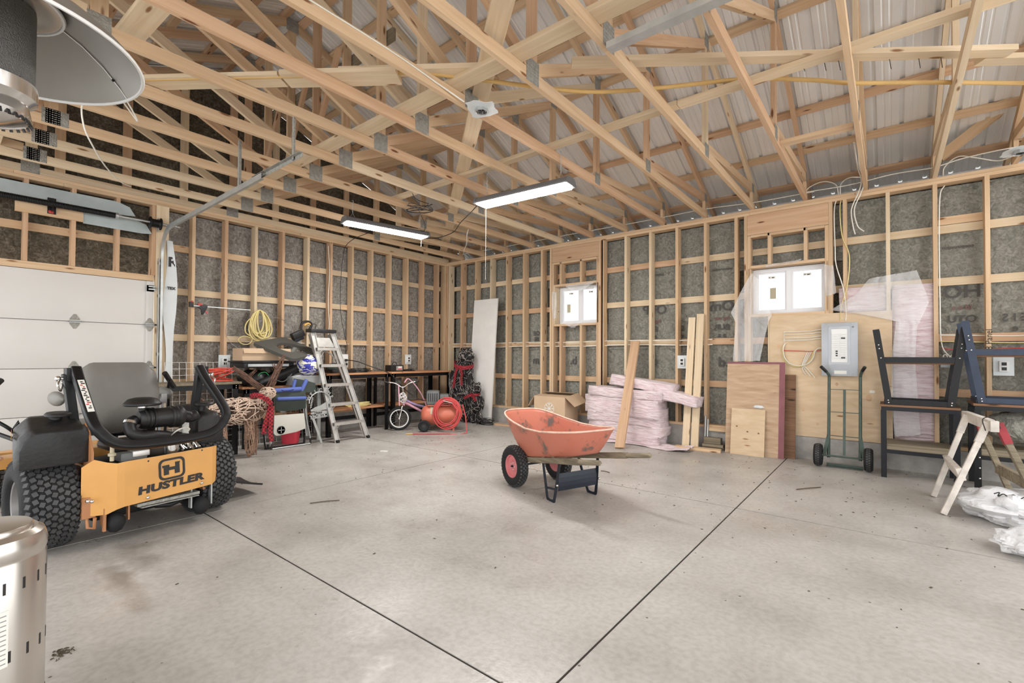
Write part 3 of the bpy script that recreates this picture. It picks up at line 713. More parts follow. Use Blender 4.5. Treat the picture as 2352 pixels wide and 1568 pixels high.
# ------------------------------------------------------------------ shop lights
m, nt, b = newmat('lamp_diffuser'); b.inputs['Emission Color'].default_value = (1, .99, .96, 1); b.inputs['Emission Strength'].default_value = LAMP_STRENGTH; b.inputs['Base Color'].default_value = (.9, .9, .9, 1)
plain('lamp_housing', srgb(120, 120, 122), .45, .3)
def shop_light(label, p0, p1, hang):
    p0, p1 = Vector(p0), Vector(p1); L = (p1-p0).length; c = (p0+p1)/2; a = math.atan2(p1.y-p0.y, p1.x-p0.x)
    t = thing('shop_light', label, 'light', c, a, 'hanging shop lights')
    pr = [(-.10, 0), (.10, 0), (.108, .012), (.085, .055), (.05, .075), (-.05, .075), (-.085, .055), (-.108, .012)]
    MB().sweep(pr, [(-L/2+.03, 0, 0), (L/2-.03, 0, 0)]).build('housing', 'lamp_housing', t, 30)
    for s in (-1, 1): MB().sweep([(x*1.07, y*1.07-.002) for x, y in pr], [(s*(L/2-.035), 0, 0), (s*(L/2-.005), 0, 0), (s*L/2, 0, 0)]).build('end_cap', 'lamp_housing', t, 30)
    MB().sweep([(-.088, -.016), (.088, -.016), (.096, -.001), (-.096, -.001)], [(-L/2+.04, 0, 0), (L/2-.04, 0, 0)]).build('diffuser', 'lamp_diffuser', t)
    for s in (-1, 1):
        x = s*(L/2-.12); z0 = .07
        MB().tube([(x-.04, 0, z0), (x, 0, z0+.07), (x+.04, 0, z0), (x, 0, z0+.07)], .002, 5).build('hanging_bail', 'galv', t)
        mb = MB(); n = int((hang-.07-z0+.0)/.024)
        for i in range(n):
            z = z0+.07+.024*i; r = .008; w = .014
            mb.tube([(x+(r*math.cos(q) if i % 2 else 0), (0 if i % 2 else r*math.cos(q)), z+.014+w*math.sin(q)) for q in [2*PI*j/6 for j in range(6)]], .0016, 4, closed=True)
        mb.build('chain', 'galv', t)
        MB().tube([(x, 0, hang-.03), (x+.012, 0, hang-.01), (x, 0, hang+.012), (x-.012, 0, hang-.005)], .003, 5).build('hook', 'galv', t)
    MB().tube([(-L/2+.06, .06, 0), (-L/2+.06, .06, -.85)] if 'garage' not in label else [(L/2-.06, .05, 0), (L/2-.06, .05, -.13)], .0011, 5).build('pull_cord', 'cable_white', t)
    return t
shop_light('lit shop light hanging nearer the middle of the roof, pointing at the small window', (3.68, -2.985, 3.0), (4.87, -2.90, 3.0), .36)
shop_light('lit shop light hanging further back, towards the garage door side', (1.85, -3.585, 3.0), (2.085, -2.38, 3.0), .30)

# ------------------------------------------------------------------ things up in the roof
def cable_thing(name, label, cat, pts, r, mat, group=None, sides=6, n=6):
    o = cable(name, pts, r, mat, None, n, sides); return tag(o, label, cat, group)
cable_thing('gas_pipe', 'yellow corrugated gas pipe running diagonally across the roof trusses', 'pipe',
            [(2.26, -6.42, 3.366), (2.84, -6.02, 3.366), (3.95, -5.20, 3.366), (4.62, -4.66, 3.39), (5.34, -3.815, 3.385), (5.77, -3.47, 3.385), (6.47, -2.985, 3.44), (6.9, -2.72, 3.40), (7.14, -2.535, 3.375), (7.65, -2.13, 3.38), (8.17, -1.71, 3.378), (8.7, -1.3, 3.378)], .016, 'gas_yellow', sides=10)
zq = H+.089
def stored(label, p0, p1, w, h, z, mat='lumber_pale', name='stored_plank'):
    o = board(name, (p0[0], p0[1], z), (p1[0], p1[1], z), w, h, mat); return tag(o, label, 'plank', 'planks stored across the trusses')
dx, dy = .81, .586
def along(x, y, s, off=0.): return (x+dx*s-dy*off, y+dy*s+dx*off)
stored('pale plank stored on the trusses right above the yellow gas pipe, lowest and leftmost', along(2.875, -5.93, -.9), along(2.875, -5.93, 1.1), .16, .03, zq+.020)
stored('pale wide plank with nails stored on the trusses beside the heater, middle of the row', along(2.875, -5.93, 1.12), along(2.875, -5.93, 2.0), .18, .036, zq+.021)
o = stored('thin pale plank lying on top of the other stored planks by the heater', along(2.875, -5.88, .55), along(2.875, -5.88, 1.5), .09, .035, zq+.058)
stored('long pale two by four lying across the trusses above the shop light', along(2.875, -5.93, 1.55), along(2.875, -5.93, 2.75), .089, .038, zq+.060)
nailed = stored('long pale plank with nails along it, lying across the trusses over the electrical panel', along(5.36, -4.18, .25), along(5.36, -4.18, 3.3), .089, .038, zq+.060)
stored('long pale plank at the right end of the roof, over the upturned benches', along(5.36, -4.06, 3.1), along(5.36, -4.06, 4.7), .089, .038, zq+.060)
for s in (1.9, 2.05, 2.15, 2.5, 2.7, 2.85):
    MB().tube([(s-1.775, .03, -.018), (s-1.745, .055, -.075)], .0022, 4).build('nail', 'seal_brown', nailed)
tag(board('stored_plank', (3.30, -6.14, zq+.06), (4.05, -6.10, zq+.06), .15, .036, 'lumber_pale'), 'short wide offcut board lying on the trusses beside the heater dome', 'plank', 'planks stored across the trusses')
# steel rail
rail = [(-.035, -.02), (.035, -.02), (.035, .02), (.028, .02), (.028, -.014), (.006, -.014), (.006, .012), (-.006, .012), (-.006, -.014), (-.028, -.014), (-.028, .02), (-.035, .02)]
r_ = MB().sweep(rail, [(5.97, -4.25, 3.238), (8.9, -4.25, 3.238)]).build('steel_rail', 'galv', None, 30)
tag(r_, 'galvanised steel door-track rail fixed flat under the truss chords', 'rail')
# ceiling boxes in their plastic vapour hats
def ceiling_box(label, loc, tilt=0.):
    t = thing('ceiling_box', label, 'electrical box', loc, tilt, 'ceiling electrical boxes')
    hat = []
    MB().shell(lambda u, v: (-.11+.22*u+.008*math.sin(9*v), -.11+.22*v+.008*math.sin(11*u), .012*math.sin(5*u+3*v)-.004), 6, 6, .002).build('plastic_flange', 'wrap_white', t, 60)
    MB().lathe([(.052, -.005), (.056, -.03), (.05, -.034), (.046, -.03), (.044, .0), (0, .0)], 8, Matrix.Rotation(R(22), 4, 'Z')).build('octagon_box', 'galv', t)
    MB().bx(-.022, -.004, -.03, .02, -.03, -.012).bx(.006, .022, -.02, .03, -.03, -.014).build('wire_end', 'cable_black', t)
    return t
ceiling_box('white flanged electrical box under a chord in the middle of the ceiling', (4.83, -4.20, 3.245), .5)
ceiling_box('white flanged electrical box on the truss at the right edge of the picture', (8.33, -.50, 3.235), .2)
CW = 'white electrical cable '
cable_thing('electrical_cable', CW+'stapled along a chord to the middle ceiling box', 'cable', [(4.735, -7.2, 3.335), (4.735, -5.6, 3.335), (4.735, -5.0, 3.33), (4.74, -4.6, 3.30), (4.77, -4.34, 3.26)], .006, 'cable_white', 'loose house wiring')
cable_thing('electrical_cable', CW+'dangling in a long curve below the heater dome', 'cable', [(2.44, -6.04, 3.40), (2.40, -6.12, 3.30), (2.338, -6.204, 3.27), (2.31, -6.19, 3.1), (2.15, -6.10, 3.0), (1.76, -5.945, 2.98), (1.45, -5.78, 2.97), (1.264, -5.662, 3.0)], .006, 'cable_white', 'loose house wiring')
cable_thing('electrical_cable', CW+'looped on the chord at the rim of the heater dome', 'cable', [(2.60, -6.03, 3.37), (2.56, -5.98, 3.33), (2.46, -5.90, 3.27), (2.38, -5.86, 3.25), (2.42, -5.93, 3.31), (2.56, -6.05, 3.37)], .006, 'cable_white', 'loose house wiring')
cable_thing('electrical_cable', CW+'end hanging near the back corner of the room', 'cable', [(2.2, -1.62, 3.27), (2.12, -1.57, 3.2), (1.95, -1.40, 3.12), (1.70, -1.2, 3.09), (1.509, -1.019, 3.09)], .006, 'cable_white', 'loose house wiring')
cable_thing('electrical_cable', CW+'strung along the top of the window wall above the small window', 'cable', [(.5, -.03, 3.375), (1.8, -.04, 3.368), (3.2, -.04, 3.372), (4.4, -.04, 3.366), (5.335, -.04, 3.375), (5.952, -.04, 3.343), (6.64, -.04, 3.34)], .006, 'cable_white', 'loose house wiring')
cable_thing('electrical_cable', CW+'strung along the top of the window wall above the electrical panel', 'cable', [(6.55, -.05, 3.35), (7.0, -.05, 3.34), (7.398, -.05, 3.372), (7.72, -.05, 3.36), (7.80, -.05, 3.37), (8.0, -.06, 3.40), (8.28, -.1, 3.40), (8.6, -.1, 3.39)], .006, 'cable_white', 'loose house wiring')
cable_thing('electrical_cable', CW+'arching in a loop over the top plate at the far right', 'cable', [(7.83, .05, 3.28), (7.84, -.0, 3.36), (7.94, -.05, 3.43), (8.074, -.05, 3.385), (8.234, -.05, 3.31), (8.31, -.2, 3.28), (8.33, -.42, 3.25)], .006, 'cable_white', 'loose house wiring')
cable_thing('electrical_cable', CW+'looping over the top plate left of the hanging bundle', 'cable', [(6.52, .02, 3.275), (6.571, -.04, 3.39), (6.731, -.05, 3.44), (6.86, -.03, 3.38), (6.885, .03, 3.27)], .006, 'cable_white', 'loose house wiring')
cable_thing('electrical_cable', CW+'looping over the top plate right above the hanging bundle', 'cable', [(6.90, .03, 3.27), (6.915, -.02, 3.38), (6.99, -.05, 3.425), (7.09, -.05, 3.41), (7.16, -.02, 3.38)], .006, 'cable_white', 'loose house wiring')
for i, (ox, lb) in enumerate(((0, 'outer strand of the bundle hanging beside the big window'), (.028, 'inner strand of the bundle hanging beside the big window'))):
    cable_thing('electrical_cable', CW+lb, 'cable', [(7.10+ox, -1.3, 3.37), (7.09+ox, -.85, 3.44), (7.10+ox*.5, -.55, 3.36), (7.12+ox, -.25, 3.30), (7.08+ox, -.05, 3.22), (7.015+ox, -.05, 3.04), (7.03+ox*1.5, -.05, 2.84), (7.05+ox*3, -.04, 2.74+.02*i)], .0065, 'cable_white', 'loose house wiring')
cable_thing('electrical_cable', CW+'running down to the panel left of the bundle', 'cable', [(6.89, .03, 3.26), (6.845, -.01, 3.093), (6.85, -.012, 2.6), (6.86, -.014, 2.4), (6.93, -.014, 2.1), (6.955, -.014, 1.83), (6.95, -.016, 1.72)], .006, 'cable_white', 'loose house wiring')
cable_thing('electrical_cable', 'yellowish electrical cable running down the bay beside the big window to the panel', 'cable', [(6.93, .03, 3.26), (6.90, .0, 3.1), (6.92, -.01, 2.75), (6.99, -.012, 2.5), (6.97, -.014, 2.15), (6.91, -.014, 1.9), (6.90, -.016, 1.72)], .006, 'cable_yellow', 'loose house wiring')
cable_thing('electrical_cable', CW+'running down the stud right of the pink insulation', 'cable', [(7.84, .05, 3.17), (7.80, .0, 3.05), (7.79, .0, 2.6), (7.792, .0, 1.9), (7.80, .01, 1.45), (7.86, .02, 1.30), (7.93, .03, 1.27), (7.95, .03, 1.22)], .006, 'cable_white', 'loose house wiring')
for z, lb in ((1.525, 'upper'), (1.455, 'lower')):
    pts = [(x, .062, z+.008*math.sin(x*3.3+z*9)) for x in [.15+.35*i for i in range(16)]]
    cable_thing('electrical_cable', CW+'threaded through the studs of the window wall, %s run' % lb, 'cable', pts, .008, 'cable_white', 'loose house wiring')
    pts = [(7.79+.3*i, .062 if i else .0, z-.01*i % .03) for i in range(5)]
    cable_thing('electrical_cable', ('yellow' if lb == 'lower' else 'white')+' electrical cable behind the upturned benches, %s run' % lb, 'cable', pts, .006, 'cable_yellow' if lb == 'lower' else 'cable_white', 'loose house wiring')
cable_thing('electrical_cable', 'red electrical cable behind the blue upturned bench', 'cable', [(7.80, .03, 1.38), (8.0, .06, 1.36), (8.3, .06, 1.375), (8.8, .06, 1.38)], .006, 'cord_red', 'loose house wiring')
cable_thing('electrical_cable', CW+'threaded through the studs of the garage-door wall above the benches', 'cable', [(-.06, -.15-.35*i, 1.468+.006*math.sin(i*2.1)) for i in range(12)], .006, 'cable_white', 'loose house wiring')
cable_thing('electrical_cable', CW+'hanging down the garage-door wall to the outlet above the ladder', 'cable', [(-.02, -2.72, 3.12), (.0, -2.70, 2.7), (.0, -2.72, 2.2), (.004, -2.70, 1.75), (.004, -2.76, 1.45), (.01, -2.86, 1.32)], .007, 'cable_white', 'loose house wiring')
cable_thing('light_cord', 'black cord dangling down the garage-door wall near the ladder', 'cord', [(2.2, -2.52, 3.05), (1.4, -2.55, 3.22), (.3, -2.50, 3.2), (.01, -2.47, 2.9), (.012, -2.50, 2.1), (.012, -2.42, 1.65), (.02, -2.36, 1.40), (.03, -2.42, 1.32)], .005, 'cable_black', 'lamp cords')
cable_thing('light_cord', 'black cord snaking from the nearer shop light back to the corner', 'cord', [(3.70, -2.97, 3.05), (3.2, -2.62, 3.10), (2.6, -2.2, 3.17), (2.2, -1.9, 3.20), (1.95, -1.75, 3.22), (1.67, -1.74, 3.20), (1.75, -2.1, 3.1), (2.05, -2.42, 3.04)], .006, 'cable_black', 'lamp cords')
pts = []
for i in range(60):
    a = i*.55; pts.append((2.50+.14*math.cos(a)+.05*noise.noise((i*.3, 1, 2)), -2.86+.10*math.sin(a*1.1)+.06*noise.noise((i*.23, 5, 2)), 3.23+.05*math.sin(a*.7+1)+.02*noise.noise((i*.4, 3, 9))))
cable_thing('light_cord', 'tangled black coil of cord hung under the trusses between the two lamps', 'cord', [(2.62, -3.1, 3.37), (2.6, -3.02, 3.30)]+pts+[(2.3, -2.6, 3.12), (2.10, -2.44, 3.06)], .0045, 'cable_black', 'lamp cords', n=3, sides=5)
# ------------------------------------------------------------------ zero-turn mower
def RY90(): return Matrix.Rotation(R(-90), 4, 'X')          # lathe axis z -> +y
def wheel(parent, name, c, r, w, rim_r, rimmat='rim_grey', cols=8, n=46, lug=.009, side=-1, axis='y', hub='dish'):
    wt = empty(name, c, 0, parent)
    A = RY90() if axis == 'y' else Matrix.Rotation(R(90), 4, 'Y')
    pf = [(rim_r*.98, -w*.40), (rim_r*1.04, -w*.47), (rim_r+.30*(r-rim_r), -w*.5), (r-.045*r/.29, -w*.48), (r-.012, -w*.40), (r-.004, -w*.2), (r-.003, 0), (r-.004, w*.2), (r-.012, w*.40), (r-.045*r/.29, w*.48), (rim_r+.30*(r-rim_r), w*.5), (rim_r*1.04, w*.47), (rim_r*.98, w*.40)]
    MB().lathe(pf, 48, A).build('tyre', 'rubber', wt, 50)
    mb = MB()
    for cidx in range(cols):
        t = (cidx+.5)/cols*2-1; y = t*w*.46; rr = r-.004 if abs(t) < .72 else (r-.016 if abs(t) < .9 else r-.04)
        for k in range(n):
            a = 2*PI*(k+.5*(cidx % 2))/n; tilt = .35 if cidx % 2 else -.35
            rot = A.to_3x3() @ Matrix.Rotation(a, 3, 'Z') @ Matrix.Rotation(tilt, 3, 'X') @ Matrix.Rotation(-t*.9 if abs(t) > .7 else -t*.2, 3, 'Y')
            p = A.to_3x3() @ Vector((math.cos(a)*rr, math.sin(a)*rr, y))
            mb.box(p, (lug*2, 2*PI*r/n*.62, w*.92/cols*.86), rot)
    o = mb.build('tread_blocks', 'tread', wt); o['kind'] = 'stuff'
    f = side
    MB().lathe([(rim_r, -w*.40), (rim_r*.93, -w*.38), (rim_r*.86, -w*.15), (rim_r*.5, -w*.12), (rim_r*.42, -w*.2), (0, -w*.2)], 32, A @ Matrix.Scale(-f, 4, (0, 0, 1))).lathe([(rim_r, w*.40), (rim_r*.9, w*.35), (rim_r*.6, w*.2), (0, w*.2)], 32, A @ Matrix.Scale(-f, 4, (0, 0, 1))).build('rim', rimmat, wt, 40)
    for k in range(5):
        a = 2*PI*k/5; p = A.to_3x3() @ Vector((math.cos(a)*rim_r*.3, math.sin(a)*rim_r*.3, f*w*.21)); MB().ball(p, rim_r*.06, 8, 6).build('lug_nut', 'chrome', wt, 60)
    return wt
def make_mower():
    t = thing('zero_turn_mower', 'yellow zero-turn riding mower with a black folded roll bar, backed towards the camera', 'mower', (2.98, -5.95, 0), R(6))
    for s in (-1, 1): wheel(t, 'rear_wheel', (0, -.525 if s < 0 else .455, .295), .295, .285 if s < 0 else .265, .165, side=s, cols=9, n=40)
    # engine guard: one folded sheet
    out = [(-.385, .33, .30), (-.345, .365, .565), (-.285, .37, .548), (-.215, .37, .545)]
    def wing(y): return .37 if y > -.24 else .37-.9*(-.24-y) if y > -.27 else .343-.35*(-.27-y)
    cols = [(-.40, .22, .53), (-.345, .21, .575), (-.285, .21, .55), (-.24, .235, .54), (-.20, .245, .545), (.0, .255, .55), (.2, .265, .558), (.345, .275, .562), (.375, .29, .562), (.388, .33, .555)]
    vs = []; 
    for (y, z0, z1) in cols: 
        x = .37
        if y < -.23: x = .37-.55*(-.23-y)
        if y > .36: x = .37-1.2*(y-.36)
        vs += [(x, y, z0), (x, y, z1)]
    n = len(cols); K = 2*n; th = .004
    vs2 = [(x-th, y, z) for x, y, z in vs]; fs = []
    for i in range(n-1):
        a = 2*i; fs += [(a, a+2, a+3, a+1), (K+a, K+a+1, K+a+3, K+a+2), (a+1, a+3, K+a+3, K+a+1), (a, K+a, K+a+2, a+2)]
    fs += [(0, 1, K+1, K), (K-2, 2*K-2, 2*K-1, K-1)]
    guard = MB().add(vs+vs2, fs).build('engine_guard', 'mower_yellow', t)
    lettering('lettering', 'HUSTLER', .070, 'decal_black', guard, (.3722, .075, .338), (0, 1, .06), (0, -.06, 1), bold=.0040, sx=1.36, shear=.10, spacing=1.06)
    lg = MXY((.3712, .074, .448), (0, 1, .05), (0, -.05, 1))
    MB().ring(rrect(.165, .150, .035), rrect(.135, .120, .026), .0012, lg).build('logo_ring', 'decal_black', guard)
    hh = [(-.052, -.040), (-.020, -.040), (-.020, -.010), (.016, -.010), (.016, -.040), (.048, -.040), (.048, .028), (.052, .042), (.020, .042), (.020, .012), (-.016, .012), (-.016, .030), (-.060, .030), (-.060, .014), (-.052, .014)]
    MB().prism(hh, .0012, lg).build('logo_letter', 'decal_black', guard)
    for (y, z) in ((-.07, .275), (.27, .30)): MB().ball((.374, y, z), .011, 10, 6).build('bolt', 'chrome', guard, 60)
    for (y, z) in ((-.07, .525), (.27, .545)): MB().lathe([(.006, 0), (0, .0)], 10, MXY((.3708, y, z), (0, 1, 0), (0, 0, 1))).build('bolt_hole', 'decal_black', guard)
    # frame
    MB().bx(-.9, .27, -.345, -.325, .22, .50).bx(-.9, .27, .325, .345, .22, .50).bx(-.9, -.86, -.34, .34, .3, .44).build('frame', 'mower_orange', t)
    MB().bx(.16, .30, -.40, -.33, .20, .335).build('hitch_bracket', 'mower_orange', t)
    MB().prism([(.14, .30), (.30, .30), (.30, .62), (.22, .76), (.16, .80), (.14, .80)], .012, MXY((0, -.345, 0), (1, 0, 0), (0, 0, 1))).build('side_plate', 'mower_orange', t)
    MB().tube([(.28, -.37, .20), (.30, -.37, .14), (.31, -.34, .13), (.32, -.34, .20)], .010, 8).build('tie_loop', 'mower_orange', t, 60)
    MB().bx(.31, .335, -.30, -.285, .10, .25).build('strut', 'mower_orange', t)
    for p in ((.352, -.385, .325), (.355, -.365, .32)): MB().ball(p, .013, 8, 6).build('bolt', 'chrome', t, 60)
    for (y, z) in ((-.225, .135), (.30, .11)):
        MB().lathe([(0, -.055), (.03, -.05), (.058, -.03), (.068, 0), (.058, .03), (.03, .05), (0, .055)], 18, Matrix.Translation((.29, y, z)) @ RY90()).build('gauge_roller', 'rubber', t, 60)
        [MB().bx(.27, .31, y+q-.005, y+q+.005, z, z+.16).build('roller_bracket', 'mower_orange' if y < 0 else 'galv', t) for q in (-.07, .07)]
    MB().bx(.18, .345, -.12, .27, .215, .235).prism([(.18, -.12), (.36, -.10), (.36, .26), (.18, .27)], .006, Matrix.Translation((0, 0, .205))).build('muffler_shield', 'plate_steel', t)
    MB().tube([(.30, .0, .19), (.33, .08, .18), (.30, .16, .19)], .02, 8).build('exhaust_pipe', 'black_metal', t, 60)
    MB().bx(-.75, .12, -.30, .30, .12, .26).build('deck', 'black_metal', t, bevel=.02)
    # engine
    MB().bx(-.10, .33, -.27, .29, .40, .53).build('engine_block', 'black_metal', t, bevel=.02)
    MB().bx(.20, .335, -.215, -.06, .535, .595).build('valve_cover', 'engine_grey', t, bevel=.015)
    MB().bx(.24, .342, -.15, -.05, .56, .602).build('cover_plate', 'aluminium', t, bevel=.008)
    MB().lathe([(.0, .0), (.04, 0), (.045, .03), (.045, .09), (.03, .10)], 18, Matrix.Translation((.29, .10, .53))).build('fuel_bowl', 'chrome', t, 40)
    mb = MB()
    for i in range(6): mb.tube([(.27+.02*math.sin(i*2), .15+.022*i, .55), (.28, .16+.022*i, .60+.01*math.cos(i*3)), (.30, .175+.022*i, .56)], .010, 6)
    mb.build('linkage', 'chrome', t, 60)
    MB().lathe([(0, 0), (.012, 0), (.012, .03), (.022, .035), (.022, .05), (.012, .055), (.012, .10)], 14, Matrix.Translation((.33, -.26, .555))).build('spring_mount', 'sticker_tan', t, 40)
    MB().bx(-.05, .26, -.24, .28, .595, .655).build('engine_shroud', 'black_plastic', t, bevel=.03)
    MB().tube(smoothpts([(.22, .27, .57), (.26, .20, .60), (.20, .12, .64), (.2, .04, .65)]), .02, 8).build('intake_hose', 'black_plastic', t, 60)
    # air cleaner canister lying across, mushroom pre-cleaner, elbow
    M_ = Matrix.Translation((.20, -.075, .80)) @ RY90()
    MB().lathe([(0, 0), (.055, 0), (.066, .012), (.07, .03), (.075, .032), (.075, .04), (.07, .042), (.07, .05), (.078, .055), (.078, .065), (.07, .068), (.07, .078), (.078, .082), (.078, .09), (.07, .094), (.072, .19), (.08, .195), (.08, .21), (.074, .215), (.074, .235), (.08, .24), (.08, .26), (.06, .285), (0, .29)], 32, M_).build('air_filter', 'black_plastic', t, 40)
    MB().tube(smoothpts([(.20, .20, .80), (.20, .26, .785), (.20, .31, .80)]), [.045]*6+[.04]*6+[.03], 14).build('filter_outlet', 'black_plastic', t, 60)
    MB().tube([(.20, -.05, .84), (.20, -.05, .90)], .024, 14).build('inlet_neck', 'black_plastic', t, 60); MB().tube([(.20, -.05, .882), (.20, -.05, .892)], .027, 14).build('neck_clamp', 'chrome', t, 60)
    MB().lathe([(.03, .895), (.105, .898), (.112, .905), (.112, .915), (.085, .945), (.05, .955), (0, .957)], 26, Matrix.Translation((.20, -.05, 0))).build('pre_cleaner', 'black_plastic', t, 40)
    MB().tube(smoothpts([(.20, -.09, .80), (.22, -.13, .78), (.25, -.13, .72), (.27, -.08, .69), (.27, .0, .685), (.25, .09, .665)]), .036, 14).build('intake_elbow', 'black_plastic', t, 60)
    MB().tube([(.215, -.125, .79), (.222, -.132, .775)], .041, 14).build('hose_clamp', 'chrome', t, 60)
    MB().tube(smoothpts([(.22, .12, .66), (.26, .15, .70), (.26, .20, .715), (.26, .23, .70), (.25, .22, .68)]), .005, 6).build('fuel_line', 'cable_white', t, 60)
    MB().bx(.10, .12, .245, .285, .64, .76).build('warning_tag', 'paper_white', t)
    # fuel tanks
    def tank(s):
        rings = []
        spec = [(.20, .0, .0, .0), (.205, .02, .0, .0)]
        def sec(x, zt, yo, yi, zb): return [(x, yi, zb), (x, yi, zt-.03), (x, yi-.03, zt), (x, yo+.05, zt), (x, yo, zt-.05), (x, yo-.012, zb+.13), (x, yo-.02, zb+.115), (x, yo-.02, zb)]
        secs = [sec(-.23, .80, -.585, -.36, .66), sec(-.21, .84, -.60, -.35, .65), (sec(-.10, .85, -.622, -.345, .66)), sec(.0, .85, -.642, -.345, .65), sec(.10, .81, -.66, -.345, .60), sec(.20, .80, -.675, -.345, .56), sec(.245, .775, -.66, -.355, .555)]
        if s > 0: secs = [[(x-.09, y*.62-.105 if y < -.4 else y+.02, z) for x, y, z in q] for q in secs]
        vs = [(x, s*-y if s > 0 else y, z) for q in secs for x, y, z in q]; n = 8; k = len(secs); fs = []
        for i in range(k-1):
            for j in range(n): fs.append((i*n+j, i*n+(j+1) % n, (i+1)*n+(j+1) % n, (i+1)*n+j))
        fs += [tuple(range(n)), tuple(range((k-1)*n, k*n))]
        o = MB().add(vs, fs).build('fuel_tank', 'black_plastic', t, bevel=.012)
        cy = -.47 if s < 0 else .41
        MB().lathe([(.035, .80), (.035, .855)], 18, Matrix.Translation((.02, cy, 0))).build('filler_neck', 'black_plastic', o, 60)
        MB().lathe([(0, .885), (.06, .883), (.068, .875), (.068, .862), (.05, .856), (0, .856)], 14, Matrix.Translation((.02, cy, 0)) @ Matrix.Rotation(R(4), 4, 'Y')).build('fuel_cap', 'black_plastic', o, 30)
        return o
    tl = tank(-1); tank(1)
    lettering('lettering', 'HUSTLER', .052, 'decal_gold', tl, (.02, -.672, .755), (1, -.19, 0), (0, .0, 1), bold=.0022, sx=1.05)
    # seat
    def seat_fn(u, v):
        a = u*2-1; b = v*2-1; w = .255*(1-.06*max(0, b))*(1-.16*max(0, -b)); 
        y = w*math.copysign(abs(a)**.9, a); z = .93+.27*b
        rim = max(abs(a), abs(b)); x = -.30-.08*b+.03*(1-rim**4)-.06*(abs(a)**6+abs(b)**6)/2
        if abs(a) > .7 and abs(b) > .7: y *= 1-.10*(abs(a)-.7)*(abs(b)-.7)/.09; z -= .04*math.copysign((abs(a)-.7)*(abs(b)-.7)/.09, b)
        return (x, y, z)
    MB().shell(lambda u, v: seat_fn(u, v), 16, 16, .10).build('seat_back', 'vinyl_grey', t, 60)
    MB().bx(-.80, -.36, -.25, .25, .64, .74).build('seat_cushion', 'vinyl_grey', t, bevel=.04)
    MB().tube([(-.30, -.16, .665), (-.27, .0, .66), (-.30, .2, .665)], .028, 10).build('seat_bellows', 'black_plastic', t, 60)
    for s in (-1, 1): MB().ball((-.50, s*.345, .93), 1, 16, 10, (.16, .035, .055)).build('armrest', 'vinyl_grey', t, 60)
    MB().bx(-.36, -.31, .255, .30, .86, .94).tube([(-.33, .275, .70), (-.33, .275, .86)], .008, 6).build('belt_buckle', 'rim_grey', t, bevel=.008)
    # roll bar, folded down behind
    pth = smoothpts([(.07, -.385, 1.165), (.17, -.388, 1.07), (.44, -.395, .845), (.49, -.36, .76), (.505, -.30, .70), (.51, -.20, .672), (.51, .0, .667), (.51, .20, .676), (.505, .30, .705), (.49, .365, .765), (.44, .395, .85), (.17, .385, 1.06), (.07, .375, 1.165)], 6)
    MB().sweep(rrect(.058, .050, .012, 3), pth, up=(1, 0, .6)).build('roll_bar', 'black_metal', t, 50)
    for s in (-1, 1):
        p = MB().beam((.0, s*.345, .58), (.055, s*.425 if s < 0 else .385, 1.13), .05, .055, up=(1, 0, 0)).build('roll_bar_post', 'black_metal', t, bevel=.006)
        MB().bx(.02, .09, s*.40-.035, s*.40+.035, 1.08, 1.17).build('pivot_bracket', 'black_metal', t, bevel=.006)
        pin = MB().tube([(.06, s*.36, 1.10), (.06, s*.48, 1.10)], .011, 8).ball((.06, s*.47, 1.10), .018, 10, 8).build('pivot_pin', 'chrome', t, 60)
        MB().tube(smoothpts([(.06, s*.46, 1.10), (.10, s*.48, 1.06), (.08, s*.46, 1.02), (.03, s*.44, 1.07), (.06, s*.45, 1.10)]), .006, 6).build('pin_ring', 'chrome', pin, 60)
    d = Vector((.27, -.007, -.225)).normalized()
    pb = Vector((.285, -.392, .975)); nrm = Vector((.62, 0, .78))
    st = MB().box(pb+nrm*.0285, (.30, .034, .0015), Matrix((d, Vector((0, 1, 0)), d.cross(Vector((0, 1, 0))))).transposed()).build('warning_sticker', 'paper_white', t)
    mb = MB(); mr = MB()
    for i in range(16):
        q = pb+nrm*.0296+d*(-.13+.0165*i)+Vector((0, .006*math.sin(i*2.3), 0)); (mr if i in (2, 3, 12, 13) else mb).box(q, (.009, .014+.006*math.sin(i*1.7), .0008), Matrix((d, Vector((0, 1, 0)), d.cross(Vector((0, 1, 0))))).transposed())
    mb.build('sticker_print', 'decal_black', st); mr.build('sticker_print', 'decal_red', st)
    # control levers and front end
    for s in (-1, 1):
        lv = MB().tube(smoothpts([(-.62, s*.40, .55), (-.60, s*.42, .80), (-.45, s*.36, .97), (-.35, s*.33 if s > 0 else -.62, 1.05)] if s > 0 else [(-.75, -.46, .60), (-.62, -.56, .72), (-.72, -.68, .85), (-.60, -.72, 1.0)]), .012, 8).build('control_lever', 'black_metal', t, 60)
        MB().tube([(-.42, .39, .985), (-.33, .285, 1.11)] if s > 0 else [(-.62, -.70, .96), (-.46, -.64, 1.08)], .02, 10).build('lever_grip', 'black_plastic', lv, 60)
    MB().tube([(-.34, -.58, .67), (-.55, -.66, .72)], .014, 8).build('parking_lever', 'black_metal', t, 60)
    MB().bx(-1.55, -.70, -.68, -.62, .36, .55).bx(-1.7, -1.55, -.6, .6, .25, .42).bx(-.9, -.7, -.62, .62, .42, .5).build('front_frame', 'mower_yellow', t, bevel=.01)
    MB().tube([(-.68, -.70, .545), (-.56, -.66, .545), (-.50, -.62, .53)], .014, 8).build('grab_bolt', 'chrome', t, 60)
    for s in (-1, 1):
        ct = wheel(t, 'caster_wheel', (-1.45, s*.50, .16), .16, .13, .08, cols=3, n=20, lug=.004, side=s)
